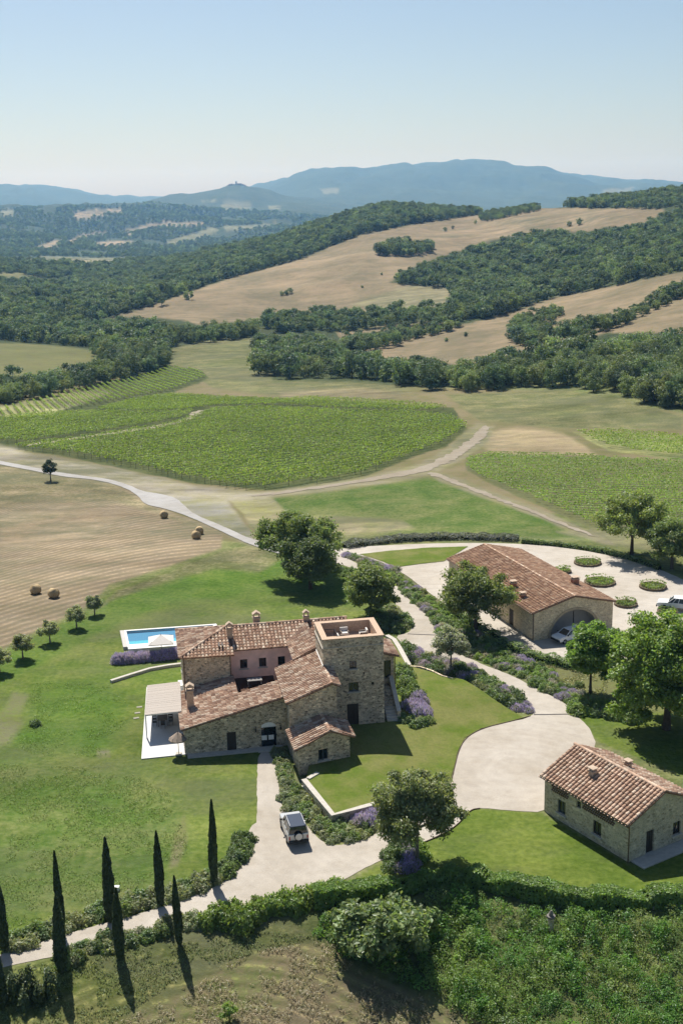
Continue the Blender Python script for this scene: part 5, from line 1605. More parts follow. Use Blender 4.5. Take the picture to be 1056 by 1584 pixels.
def tree_mass(name, label, pts, lo, hi, seed):
    rg = np.random.default_rng(seed)
    me = bpy.data.meshes.new(name)
    me.from_pydata(pts.tolist(), [], [])
    a = me.attributes.new('size', 'FLOAT', 'POINT'); a.data.foreach_set('value', (rg.uniform(lo * .8, hi, len(pts)) * (.72 + .56 * fbm(pts[:, 0] / 45, pts[:, 1] / 45, seed, 2))).astype(np.float32))
    a = me.attributes.new('turn', 'FLOAT', 'POINT'); a.data.foreach_set('value', rg.uniform(0, 6.28, len(pts)).astype(np.float32))
    o = tag(link(name, me), label, 'wood', kind='stuff')
    ng = bpy.data.node_groups.new(name, 'GeometryNodeTree')
    ng.interface.new_socket('Geometry', in_out='INPUT', socket_type='NodeSocketGeometry')
    ng.interface.new_socket('Geometry', in_out='OUTPUT', socket_type='NodeSocketGeometry')
    gi = ng.nodes.new('NodeGroupInput'); go = ng.nodes.new('NodeGroupOutput')
    ci = ng.nodes.new('GeometryNodeCollectionInfo'); ci.inputs['Collection'].default_value = far_col
    ci.inputs['Separate Children'].default_value = True; ci.inputs['Reset Children'].default_value = True
    ip = ng.nodes.new('GeometryNodeInstanceOnPoints'); ip.inputs['Pick Instance'].default_value = True
    s_ = ng.nodes.new('GeometryNodeInputNamedAttribute'); s_.data_type = 'FLOAT'; s_.inputs['Name'].default_value = 'size'
    t_ = ng.nodes.new('GeometryNodeInputNamedAttribute'); t_.data_type = 'FLOAT'; t_.inputs['Name'].default_value = 'turn'
    cx = ng.nodes.new('ShaderNodeCombineXYZ')
    ng.links.new(t_.outputs['Attribute'], cx.inputs['Z'])
    ng.links.new(gi.outputs[0], ip.inputs['Points']); ng.links.new(ci.outputs[0], ip.inputs['Instance'])
    ng.links.new(cx.outputs[0], ip.inputs['Rotation']); ng.links.new(s_.outputs['Attribute'], ip.inputs['Scale'])
    ng.links.new(ip.outputs[0], go.inputs[0])
    md = o.modifiers.new('trees', 'NODES'); md.node_group = ng
    return o


FIELDS_FAR = HILL_FIELDS
def outside_fields(p):
    m = np.ones(len(p), bool)
    for f in FIELDS_FAR: m &= ~in_zone(p[:, 0], p[:, 1], p[:, 2], f, (430, 2300))
    return p[m]

# masses on the opposite hillside
tree_mass('ridge_wood', 'dense wood running down the long spur behind the bare field', scatter([(120, 492), (155, 491), (250, 466), (350, 431), (460, 402), (560, 362), (640, 346), (745, 332), (745, 300), (560, 300), (380, 350), (200, 405), (100, 440)], (700, 1900), 6.2, 401), .75, 1.2, 401)
tree_mass('hillside_wood', 'broad wood crossing the middle of the hillside', outside_fields(scatter([(600, 440), (650, 420), (720, 396), (840, 368), (900, 370), (1000, 356), (1056, 330), (1250, 302), (1250, 400), (1056, 421), (850, 463), (760, 492), (690, 500), (700, 470), (690, 446)], (500, 1300), 6.0, 402)), .75, 1.2, 402)
tree_mass('skyline_wood', 'thin wood along the skyline of the hillside', scatter([(795, 322), (830, 318), (900, 322), (1030, 324), (1056, 318), (1300, 300), (1300, 270), (900, 292), (800, 302)], (1000, 1600), 6.5, 403), .75, 1.1, 403)
tree_mass('field_hedgerow', 'dark hedgerow running along the top of the bare field', scatter([(740, 336), (800, 322), (830, 318), (835, 326), (790, 336), (745, 344)], (900, 1500), 6.0, 404), .5, .8, 404)
tree_mass('hill_copse', 'small dark copse alone in the bare field', scatter([(580, 393), (602, 386), (640, 381), (668, 384), (668, 393), (630, 397), (592, 396)], (800, 1500), 5.5, 405), .7, 1.1, 405)
tree_mass('valley_wood', 'wide wood filling the valley floor', scatter([(-200, 405), (20, 405), (140, 412), (280, 412), (300, 470), (160, 492), (170, 505), (250, 522), (270, 545), (180, 545), (160, 540), (0, 526), (-200, 526)], (560, 2300), 6.6, 406, gap=.54), .7, 1.15, 406)
tree_mass('field_hedgerow', 'scrubby hedgerow slanting between the two lower hillside fields', scatter([(788, 512), (800, 498), (868, 480), (876, 488), (830, 508), (850, 520), (960, 490), (1056, 446), (1200, 415), (1200, 440), (1056, 458), (960, 506), (850, 534), (790, 536)], (430, 900), 4.6, 407), .45, .8, 407)
tree_mass('field_hedgerow', 'tree belt below the rounded dry field on the hillside', scatter([(400, 502), (480, 492), (560, 488), (640, 486), (700, 478), (690, 497), (640, 500), (540, 512), (430, 516)], (500, 900), 5.2, 408), .6, 1.0, 408)
tree_mass('field_hedgerow', 'second belt of trees just above the dense mid wood', scatter([(530, 532), (560, 526), (690, 504), (720, 506), (640, 528), (560, 548), (530, 545)], (430, 800), 5.0, 410), .55, .9, 410)
# far hills: clumpy cover
far_pts = scatter([(-150, 402), (-150, 318), (60, 322), (240, 316), (440, 330), (560, 340), (400, 372), (330, 400), (200, 402)], (2300, 5200), 13.5, 409)
px_, py_ = proj(far_pts[:, 0], far_pts[:, 1], far_pts[:, 2])
keep = fbm(far_pts[:, 0] / 170, far_pts[:, 1] / 170, 93, 3) > .33
for poly, c, soft, yr, st in ZONES[1:15]: keep &= ~inpoly(px_, py_, poly)
tree_mass('distant_wood', 'hazy woods on the low hills across the valley', far_pts[keep], .8, 1.5, 409)

# single trees of the nearer woods
NEAR_WOODS = [
    ([(392, 560), (398, 520), (430, 508), (480, 500), (505, 530), (520, 556), (560, 570), (640, 580), (740, 586), (850, 560), (940, 545), (1056, 540), (1120, 545), (1120, 650), (1056, 636), (960, 615), (880, 600), (800, 600),
      (740, 605), (690, 606), (620, 600), (560, 586), (450, 586), (395, 580)], (330, 640), 6.1, 'leafy tree of the dense wood beyond the large vineyard', 'trees of the dense wood beyond the vineyard', .8, 1.2),
    ([(150, 548), (180, 520), (240, 515), (260, 540), (258, 566), (230, 578), (180, 590), (150, 590), (168, 570)], (430, 760), 6.0, 'dark tree of the grove beside the far striped vineyard', 'trees of the grove beside the far striped vineyard', .85, 1.3),
    ([(-60, 606), (0, 604), (60, 598), (110, 584), (165, 575), (180, 588), (120, 604), (60, 616), (0, 626), (-60, 640)], (380, 620), 5.2, 'low tree in the hedge along the far striped vineyard', 'trees in the hedge along the far striped vineyard', .55, .95),
    ([(235, 528), (300, 520), (400, 514), (400, 522), (300, 532), (240, 540)], (480, 900), 6.5, 'tree in the belt at the foot of the bare hillside field', 'trees in the belt at the foot of the bare field', .85, 1.25),
]
nsingle = 0
for i, (poly, yr, step, lb, gp, lo, hi) in enumerate(NEAR_WOODS):
    pts = scatter(poly, yr, step, 430 + i)
    pts = pts[np.argsort(pts[:, 1])]
    lim = (150, 50, 45, 45)[i]
    for p in pts[:lim]:
        o = link('woodland_tree', random.choice(WOOD_NEAR), None, (p[0], p[1], p[2] - .2), random.uniform(0, 6.28), random.uniform(lo, hi))
        tag(o, lb, 'tree', gp); nsingle += 1
    if len(pts) > lim + 3:
        tree_mass('wood_interior', ('deeper trees of the dense wood beyond the large vineyard', 'deeper trees of the grove beside the far striped vineyard', 'more of the hedge along the far striped vineyard', 'more of the belt at the foot of the bare field')[i], pts[lim:], lo, hi, 440 + i)
for px, py, sc in ((436, 457, .5), (443, 456, .6), (449, 454, .55), (688, 358, .55), (700, 354, .45), (735, 346, .5), (662, 440, .4), (880, 350, .7), (895, 348, .8), (590, 425, .3), (560, 445, .3), (720, 520, .4), (690, 528, .35), (840, 480, .4)):
    g = G(px, py)
    tag(link('hill_bush', random.choice(WOOD_NEAR), None, (g[0], g[1], g[2] - .3), random.uniform(0, 6.28), sc), 'small dark bush standing alone on the bare hillside field', 'bush', 'lone bushes on the bare hillside')
print('single woodland trees', nsingle, 'shrubs', NSH)


# ------------------------------------------------------------------ walls, steps, kerbs
def strip_wall(name, pts, width, z0, tops, mat, label=None, cat='wall', cap=None, capw=.08, caph=.07, kind=None):
    """wall along a world polyline, top height per point; optional coping as a part"""
    pts = [np.array(p[:2], float) for p in pts]
    nrm = []
    for i in range(len(pts)):
        a, b = pts[max(i - 1, 0)], pts[min(i + 1, len(pts) - 1)]
        t = (b - a) / np.linalg.norm(b - a); nrm.append(np.array([-t[1], t[0]]))
    def band(w, lo, hi):
        m = MB()
        for i in range(len(pts) - 1):
            q = [pts[i] - nrm[i] * w / 2, pts[i + 1] - nrm[i + 1] * w / 2, pts[i + 1] + nrm[i + 1] * w / 2, pts[i] + nrm[i] * w / 2]
            j = (i, i + 1, i + 1, i)
            m.hexa([(*p, lo[k]) for p, k in zip(q, j)], [(*p, hi[k]) for p, k in zip(q, j)])
        return m
    o = band(width, [z0] * len(pts), tops).build(name, mat)
    tag(o, label, None if kind else cat, kind=kind)
    if cap: band(width + capw, [t + .002 for t in tops], [t + caph for t in tops]).build('coping', cap, o)
    return o


rw = [P(470, 1206, .9), P(488, 1228, .9), P(515, 1261, .9), P(560, 1249, .9), P(604, 1237, .9), P(650, 1226, .8), P(688, 1217, .5)]
strip_wall('retaining_wall', rw, .45, -.2, [.92, .92, .92, .92, .92, .85, .55], STONE, 'low stone retaining wall with pale coping round the terrace lawn', 'wall', PALE)
gw = [P(598, 984, .9), P(609, 990, .9), P(617, 1002, .9), P(626, 1018, .9), P(632, 1029, .9)]
strip_wall('garden_wall', gw, .5, 0, [1.0, .98, .95, .92, .9], PALE, 'broad pale topped garden wall curving behind the tower', 'wall', PALE)
gw2 = [P(634, 1031, .9), P(650, 1032, .9), P(668, 1038, .9), P(684, 1046, .9), P(700, 1050, .8)]
strip_wall('garden_wall', gw2, .22, 0, [.98, .98, .98, .98, .9], STONE, 'thin curving stone edge between the terrace lawn and the border', 'wall')
kb = [P(172, 1056), P(200, 1047), P(232, 1037), P(260, 1032), P(284, 1029)]
strip_wall('garden_wall', kb, .42, -.1, [.32] * 5, PALE, 'low pale stone wall curving over the lawn toward the house', 'wall')
for i in range(3):
    m = MB(); q = P(476 + 4 * i, 1212 - 5 * i, .5 + .15 * i); m.box((q[0], q[1], .25 + .17 * i), (1.5, .45, .5 + .17 * i), .9)
    tag(m.build('stone_step', PALE, bevel=.02), ('lowest', 'middle', 'highest')[i] + ' pale stone step at the corner of the gabled annex', 'step', 'steps at the annex corner')
EDG = plain('rusty_edging', (.07, .045, .03), .8, .2)
strip_wall('lawn_edging', smooth_poly([tuple(q) for q in TERR_EDGE], False, 2), .07, -.1, [.09] * len(smooth_poly([tuple(q) for q in TERR_EDGE], False, 2)), EDG, 'thin rusty metal edging between terrace lawn and gravel court', kind='structure')
ed2 = smooth_poly([tuple(P(*q)[:2]) for q in ((742, 1251), (727, 1253), (712, 1272), (690, 1289), (640, 1310))], False, 2)
strip_wall('lawn_edging', ed2, .07, -.1, [.09] * len(ed2), EDG, 'thin metal edging between lower drive and small lawn', kind='structure')
for a_, b_, lb in (((825, 1106), (887, 1105), 'dark drain line across the drive above the court'), ((630, 981), (679, 983), 'dark drain line across the drive behind the tower')):
    A, Bq = P(*a_), P(*b_); m = MB(); d = Bq - A
    m.box(((A[0] + Bq[0]) / 2, (A[1] + Bq[1]) / 2, .045), (np.linalg.norm(d), .16, .03), math.atan2(d[1], d[0]))
    tag(m.build('drain_channel', METAL), lb, kind='structure')

# ------------------------------------------------------------------ pool
pool = tag(empty('swimming_pool', (*P(230, 990)[:2], 0)), 'rectangular blue swimming pool with white stone deck', 'pool')
PO = P(186, 980)[:2]
PA = math.radians(8.5); pe = np.array([math.cos(PA), math.sin(PA)]); pn_ = np.array([math.sin(PA), -math.cos(PA)])
pn_ = unit(np.array(P(192, 1009)[:2]) - PO)
def Q3(a, b, z): q = PO + pe * a + pn_ * b; return (q[0] - pool.location.x, q[1] - pool.location.y, z)
def pbox(m, a0, a1, b0, b1, z0, z1): m.hexa([Q3(a0, b0, z0), Q3(a1, b0, z0), Q3(a1, b1, z0), Q3(a0, b1, z0)], [Q3(a0, b0, z1), Q3(a1, b0, z1), Q3(a1, b1, z1), Q3(a0, b1, z1)])
PLn, PWd = 12.0, 7.1
WHITESTONE = plain('white_stone', (.66, .65, .62), .7, .3, var=.06)
m = MB(); pbox(m, 0, .55, 0, PWd - .9, -.1, .42); m.build('deck', plain('grey_stone', (.45, .43, .40), .8, .2), pool)
m = MB(); pbox(m, .55, PLn, 0, .35, -.1, .42); m.build('coping', WHITESTONE, pool)
m = MB(); pbox(m, .55, PLn, 5.45, PWd, -.1, .42); m.build('coping', WHITESTONE, pool)
m = MB(); pbox(m, .55, .8, .35, 5.45, -.1, .42); m.build('coping', WHITESTONE, pool)
m = MB(); pbox(m, PLn, PLn + .5, 0, PWd, -.1, .42); m.build('coping', WHITESTONE, pool)
m = MB(); pbox(m, .8, PLn, .35, 3.55, .04, .10); m.build('deep_floor', plain('deep_pool_tile', (.06, .19, .32), .6, .3, var=.08), pool)
m = MB(); pbox(m, .8, PLn, 3.55, 5.45, .04, .12); m.build('shallow_floor', plain('shallow_pool_tile', (.11, .42, .48), .6, .3, var=.08), pool)
t = NT('pool_water')
tr = t.node('ShaderNodeBsdfTransparent'); tr.inputs[0].default_value = (.72, .92, .97, 1)
gl = t.node('ShaderNodeBsdfGlossy'); gl.inputs['Roughness'].default_value = .05
fr = t.node('ShaderNodeFresnel'); fr.inputs[0].default_value = 1.33
nz = t.noise(t.pos(), 2.5, 3); bp = t.node('ShaderNodeBump'); bp.inputs['Strength'].default_value = .15; t.link(nz, bp.inputs['Height']); t.link(bp.outputs[0], gl.inputs['Normal'])
mx = t.node('ShaderNodeMixShader'); t.link(fr.outputs[0], mx.inputs[0]); t.link(tr.outputs[0], mx.inputs[1]); t.link(gl.outputs[0], mx.inputs[2]); t.link(mx.outputs[0], t.out.inputs[0])
link('water', np_mesh('water', [Q3(.8, .35, .34), Q3(.8, 5.45, .34), Q3(PLn, 5.45, .34), Q3(PLn, .35, .34)], [(0, 1, 2, 3)], [t.mat]), pool)


def parasol(x, y, z, size, h, rz, label, sides=4, mat=None, tilt=0):
    o = tag(empty('parasol', (x, y, z), rz), label, 'parasol')
    m = MB(); m.tube((0, 0, 0), (0, 0, h + .1), .035, .03, 8); m.build('pole', METAL, o)
    m = MB(); m.box((0, 0, .06), (.6, .6, .12)); m.build('base', PALE, o)
    m = MB(); r = size / 2 * (math.sqrt(2) if sides == 4 else 1)
    ring = [(r * math.cos(2 * math.pi * (i + .5) / sides), r * math.sin(2 * math.pi * (i + .5) / sides), h - .75) for i in range(sides)]
    m.add(ring + [(0, 0, h)] + [(p[0], p[1], p[2] - .1) for p in ring], [(i, (i + 1) % sides, sides) for i in range(sides)] + [(i, (i + 1) % sides, sides + 1 + (i + 1) % sides, sides + 1 + i) for i in range(sides)])
    m.build('canopy', mat or FABRIC, o)
    for i in range(sides):
        m = MB(); m.tube((0, 0, h - .3), (ring[i][0] * .95, ring[i][1] * .95, h - .6), .015, .012, 5); m.build('rib', METAL, o)
    return o


q = P(249, 987, 2.2)
parasol(q[0], q[1], .42, 3.1, 2.25, PA, 'large square white parasol over the pool edge')

# ------------------------------------------------------------------ patio with pergola
PT = [P(219, 1175), P(287, 1168), P(286, 1062), P(227, 1064)]
m = MB(); m.prism([tuple(q[:2]) for q in PT], -.1, .10)
tag(m.build('patio', plain('white_patio', (.56, .555, .54), .7, .3, var=.05, scale=1.5)), 'white stone patio left of the house', kind='structure')
perg = tag(empty('pergola', (*P(252, 1110)[:2], .1)), 'white framed pergola roofed with pale canes over the patio', 'pergola')
gc = [P(228, 1061, 2.7), P(279, 1055, 2.7), P(281, 1101, 2.7), P(224, 1107, 2.7)]      # back left, back right, front right, front left
pl = perg.location
def pg(u, v, z):
    a = gc[0] * (1 - u) + gc[1] * u; b = gc[3] * (1 - u) + gc[2] * u
    q = a * (1 - v) + b * v
    return (q[0] - pl.x, q[1] - pl.y, z - pl.z)
for u, v in ((.02, .02), (.98, .02), (.98, .98), (.02, .98)):
    m = MB(); x, y, _ = pg(u, v, 0); m.box((x, y, 1.3), (.14, .14, 2.6), HA); m.build('post', WHITEPAINT, perg)
for (u0, v0), (u1, v1) in (((0, .02), (1, .02)), ((0, .98), (1, .98)), ((.02, 0), (.02, 1)), ((.98, 0), (.98, 1))):
    m = MB(); m.tube(pg(u0, v0, 2.62), pg(u1, v1, 2.62), .07, .07, 4); m.build('beam', WHITEPAINT, perg)
CANE = plain('pale_cane', (.40, .36, .32), .9, .1, var=.2, scale=9)
nsl = 46
rg = np.random.default_rng(5)
for i in range(nsl):
    v = (i + .5) / nsl; m = MB(); h = .5 / nsl * .92
    z = 2.74 + rg.uniform(-.008, .008)
    m.hexa([pg(0, v - h, z), pg(1, v - h, z), pg(1, v + h, z), pg(0, v + h, z)], [pg(0, v - h, z + .03), pg(1, v - h, z + .03), pg(1, v + h, z + .03), pg(0, v + h, z + .03)], 0, (1, 1, 1))
    m.build('cane_slat', CANE, perg)


def table(x, y, z, sx, sy, rz, label, mat, h=.75):
    o = tag(empty('table', (x, y, z), rz), label, 'table')
    m = MB(); m.box((0, 0, h - .03), (sx, sy, .06)); m.build('tabletop', mat, o, .01)
    for a in (-1, 1):
        for b in (-1, 1):
            m = MB(); m.box((a * (sx / 2 - .08), b * (sy / 2 - .08), (h - .06) / 2), (.07, .07, h - .06)); m.build('leg', mat, o)
    return o


def chair(x, y, z, rz, label, mat, group):
    o = tag(empty('chair', (x, y, z), rz), label, 'chair', group)
    m = MB(); m.box((0, 0, .45), (.46, .46, .05)); m.build('seat', mat, o)
    m = MB(); m.box((0, -.22, .72), (.46, .05, .48)); m.build('backrest', mat, o)
    for a in (-1, 1):
        for b in (-1, 1):
            m = MB(); m.box((a * .2, b * .2, .22), (.04, .04, .44)); m.build('leg', mat, o)
    return o


DKWOOD = plain('weathered_wood', (.16, .135, .115), .8, .2)
q = P(252, 1116, .1)
table(q[0], q[1], .1, 1.1, 2.6, HA, 'long dark wooden dining table under the pergola edge', DKWOOD)
for i, (dx, dy, r_, wd) in enumerate(((-.85, .8, -1.57, 'left rear'), (-.85, -.1, -1.57, 'left middle'), (-.85, -.9, -1.57, 'left front'), (.85, .8, 1.57, 'right rear'), (.85, -.1, 1.57, 'right middle'), (.85, -.9, 1.57, 'right front'), (0, -1.7, 0, 'head'))):
    c_, s_ = math.cos(HA), math.sin(HA)
    chair(q[0] + dx * c_ - dy * s_, q[1] + dx * s_ + dy * c_, .1, HA + r_, 'dark chair at the ' + wd + ' place of the patio table', plain('dark_chair', (.06, .05, .045), .7, .3), 'chairs round the patio table')
q = P(275, 1137, 2.2)
parasol(q[0], q[1], .1, 1.9, 2.45, 0, 'small round beige parasol against the house wall on the patio', 10, plain('beige_fabric', (.30, .24, .19), .9, .1))
q = P(283, 1068, .1)
m = MB(); m.box((0, 0, .45), (.9, 1.6, .9)); m.box((0, 0, .93), (.95, 1.65, .06))
o = m.build('outdoor_kitchen', WHITEPAINT, bevel=.02); o.location = (q[0], q[1], .1); o.rotation_euler = (0, 0, HA); tag(o, 'white outdoor kitchen block behind the pergola by the house', 'kitchen')
for i, (px, py) in enumerate(((216, 1094), (213, 1103), (211, 1111))):
    q = P(px, py); m = MB(); m.box((0, 0, .01), (.6, .36, .08)); o = m.build('stepping_stone', plain('mossy_stone', (.28, .27, .22), .9, .1)); o.location = (q[0], q[1], 0); o.rotation_euler = (0, 0, HA + i * .1)
    tag(o, ('farthest', 'middle', 'nearest')[i] + ' of three pale stepping stones left of the pergola', 'stone', 'stepping stones left of the pergola')

# courtyard and terrace furniture
q = L(8.1, 9.3); table(q[0], q[1], 3.0, 1.6, 1.0, HA, 'pale table in the dark inner courtyard', plain('grey_table', (.22, .21, .2), .8, .2))
for i, (a, b, lb) in enumerate(((17.5, 5.6, 'white cushioned armchair at the back of the tower terrace'), (19.4, 5.0, 'white cushioned armchair at the right of the tower terrace'), (16.9, 4.0, 'white cushioned armchair at the left of the tower terrace'))):
    o = tag(empty('armchair', (*L(a, b), zi), HA + (3.14, 1.57, -1.57)[i]), lb, 'armchair', 'armchairs on the tower terrace')
    m = MB(); m.box((0, 0, .25), (.85, .8, .3)); m.build('seat', FABRIC, o, .03)
    m = MB(); m.box((0, -.38, .5), (.85, .16, .6)); m.build('backrest', FABRIC, o, .03)
    for sx in (-1, 1): m = MB(); m.box((sx * .38, 0, .42), (.12, .78, .25)); m.build('armrest', DKWOOD, o)
q = L(18.1, 4.1); table(q[0], q[1], zi, 1.2, .7, HA, 'low grey coffee table on the tower terrace', plain('grey_wood', (.25, .22, .2), .8, .2), .4)

# ------------------------------------------------------------------ vehicles
CAR_SILVER = NT('silver_paint').done((.50, .51, .51), .28, .5, .35)
CAR_WHITE = NT('white_car_paint').done((.72, .73, .74), .25, .5)
CARGLASS = NT('car_glass').done((.02, .025, .03), .06, .8)
ROOFDARK = NT('dark_car_roof').done((.05, .06, .08), .15, .7)
TYRE = NT('tyre_rubber').done((.018, .018, .018), .9, .2)
RIM = NT('wheel_rim').done((.35, .35, .36), .35, .5, .8)
PLASTIC = NT('black_plastic').done((.03, .03, .03), .7, .3)
LAMP = NT('lamp_glass').done((.75, .75, .72), .1, .6)
REDLAMP = NT('tail_lamp').done((.35, .02, .015), .2, .5)


def wheel(parent, x, y, r, w):
    m = MB(); m.tube((x, y - w / 2, r), (x, y + w / 2, r), r, r, 20)
    o = m.build('wheel', TYRE, parent, .03, True)
    m = MB(); s_ = 1 if y > 0 else -1
    m.tube((x, y + s_ * (w / 2 - .02), r), (x, y + s_ * (w / 2 + .012), r), r * .62, r * .55, 14)
    m.build('rim', RIM, o)


def vehicle(name, label, cat, loc, rz, prof, wid, cab, paint, roofm, wheels, spare=False, bed=None, rails=False):
    o = tag(empty(name, loc, rz), label, cat)
    m = MB(); n = len(prof)
    def yw(z): return wid / 2 * (1 - .05 * max(0, z - .7))
    m.add([(x, -yw(z), z) for x, z in prof] + [(x, yw(z), z) for x, z in prof], [tuple(range(n)), tuple(range(2 * n - 1, n - 1, -1))] + [(i, (i + 1) % n, n + (i + 1) % n, n + i) for i in range(n)])
    m.build('body', paint, o, .06)
    b0, b1, t0, t1, zb, zt, wb, wt = cab
    m = MB(); m.hexa([(b0, -wb / 2, zb), (b1, -wb / 2, zb), (b1, wb / 2, zb), (b0, wb / 2, zb)], [(t0, -wt / 2, zt), (t1, -wt / 2, zt), (t1, wt / 2, zt), (t0, wt / 2, zt)])
    cb = m.build('cabin_glass', CARGLASS, o, .04)
    m = MB(); m.box(((t0 + t1) / 2, 0, zt + .025), (t1 - t0 + .06, wt + .04, .06)); m.build('roof', roofm, o, .025)
    for s_ in (-1, 1):
        for f in (0, .38, .72, 1):
            xb, xt = b0 + (b1 - b0) * f, t0 + (t1 - t0) * f
            m = MB(); m.tube((xb, s_ * wb / 2, zb), (xt, s_ * wt / 2, zt), .05, .05, 5); m.build('pillar', paint, o)
        m = MB(); m.box((b1 - .15, s_ * (wb / 2 + .16), zb + .1), (.12, .2, .15)); m.build('mirror', PLASTIC, o)
        xf = max(p[0] for p in prof); xr = min(p[0] for p in prof)
        m = MB(); m.box((xf - .01, s_ * wid * .36, .78), (.06, .3, .15)); m.build('headlight', LAMP, o)
        m = MB(); m.box((xr + .0, s_ * wid * .43, .85), (.05, .12, .3)); m.build('tail_light', REDLAMP, o)
        if rails: m = MB(); m.tube((t0 + .1, s_ * wt * .46, zt + .1), (t1 - .1, s_ * wt * .46, zt + .1), .025, .025, 6); m.build('roof_rail', RIM, o)
    m = MB(); m.box((xf + .03, 0, .5), (.14, wid * .96, .24)); m.build('bumper', PLASTIC, o, .03)
    m = MB(); m.box((xr - .03, 0, .5), (.14, wid * .96, .24)); m.build('bumper', PLASTIC, o, .03)
    m = MB(); m.box((xr - .045, 0, .72), (.03, .5, .12)); m.build('number_plate', WHITEPAINT, o)
    for x in wheels[0]:
        for s_ in (-1, 1): wheel(o, x, s_ * (wid / 2 - .08), wheels[1], .24)
    if spare:
        m = MB(); m.tube((xr - .22, 0, 1.02), (xr - .02, 0, 1.02), .38, .38, 20); sp2 = m.build('spare_wheel', TYRE, o, .03, True)
        m = MB(); m.tube((xr - .25, 0, 1.02), (xr - .215, 0, 1.02), .30, .33, 20); m.build('cover', CAR_SILVER, sp2)
    if bed:
        x0, x1, z0, z1 = bed
        for s_ in (-1, 1): m = MB(); m.box(((x0 + x1) / 2, s_ * (wid / 2 - .06), (z0 + z1) / 2), (x1 - x0, .1, z1 - z0)); m.build('bed_side', paint, o, .02)
        m = MB(); m.box((x0 + .04, 0, (z0 + z1) / 2), (.08, wid - .2, z1 - z0)); m.build('tailgate', paint, o, .02)
        m = MB(); m.box(((x0 + x1) / 2, 0, z0 + .02), (x1 - x0 - .1, wid - .22, .04)); m.build('bed_floor', PLASTIC, o)
        m = MB(); pts = [(x1 - .1, -wid * .4, z1), (x1 - .25, -wid * .36, z1 + .55), (x1 - .25, wid * .36, z1 + .55), (x1 - .1, wid * .4, z1)]
        for i in range(3): m.tube(pts[i], pts[i + 1], .04, .04, 6)
        m.build('roll_bar', PLASTIC, o)
    return o


SUVP = [(-2.1, .42), (2.15, .42), (2.2, .85), (2.05, 1.08), (.8, 1.18), (-2.1, 1.18)]
pr, pf = P(463, 1314), P(446, 1270)
ang = math.atan2(pf[1] - pr[1], pf[0] - pr[0])
q = P(455, 1291)
vehicle('off_road_car', 'silver off-road car with spare wheel on its tail on the drive', 'car', (q[0], q[1], .035), ang, SUVP, 1.85, (-2.05, .8, -1.95, .2, 1.17, 1.82, 1.74, 1.45), CAR_SILVER, ROOFDARK, ((-1.3, 1.38), .38), True, None, True)
CARP = [(-1.95, .35), (2.0, .35), (2.05, .7), (1.9, .88), (.95, 1.0), (-1.95, 1.02)]
q = P(878, 991)
vehicle('white_car', 'white car parked in the barn arch', 'car', (q[0], q[1], .055), BA + math.pi + .18, CARP, 1.72, (-1.9, 1.0, -1.75, .25, .99, 1.5, 1.6, 1.3), CAR_WHITE, CAR_WHITE, ((-1.25, 1.25), .32), False, None, True)
PKP = [(-2.6, .45), (2.6, .45), (2.65, .85), (2.5, 1.0), (1.2, 1.1), (-1.0, 1.1), (-1.0, .95), (-2.6, .95)]
q = P(1047, 943)
vehicle('pickup_truck', 'white pickup truck with open bed between the round flower beds', 'truck', (q[0], q[1], .055), math.pi + .0 - .38, PKP, 1.8, (-.95, 1.2, -.75, .5, 1.09, 1.68, 1.68, 1.4), CAR_WHITE, CAR_WHITE, ((-1.65, 1.7), .38), False, (-2.6, -1.0, .9, 1.35))

# ------------------------------------------------------------------ hay bales
def straw_mat():
    t = NT('straw'); p = t.pos((1, 1, 1))
    n = t.noise(p, 11, 5, .75); c = t.ramp(n, ((.3, (.26, .19, .10)), (.7, (.55, .43, .26))))
    t.bump(n, .8, .06); return t.done(c, .95, .05)
STRAW = straw_mat()
for (px, py), a, lb in (((254, 801), .5, 'hay bale by the paved track near its wide bend'), ((304, 833), .7, 'nearer of the paired hay bales below the paved track'), ((309, 826), .2, 'farther of the paired hay bales below the paved track'),
                        ((56, 918), 2.4, 'hay bale lying flat farthest left in the stubble field'), ((84, 924), .9, 'hay bale in the stubble above the olive trees')):
    g = G(px, py); bm = bmesh.new()
    bmesh.ops.create_cone(bm, cap_ends=True, segments=28, radius1=.68, radius2=.68, depth=1.2)
    bmesh.ops.bevel(bm, geom=[e for e in bm.edges if len(e.link_faces) == 2 and abs(e.calc_face_angle()) > 1], offset=.09, segments=2, affect='EDGES')
    bmesh.ops.rotate(bm, verts=bm.verts, matrix=Matrix.Rotation(math.pi / 2, 3, 'X'))
    for v in bm.verts: v.co *= 1 + random.uniform(-.025, .025)
    me = bpy.data.meshes.new('hay_bale'); bm.to_mesh(me); bm.free(); me.materials.append(STRAW)
    me.polygons.foreach_set('use_smooth', [True] * len(me.polygons))
    tag(link('hay_bale', me, None, (g[0], g[1], g[2] + .62), a), lb, 'hay bale', 'hay bales on the stubble field')

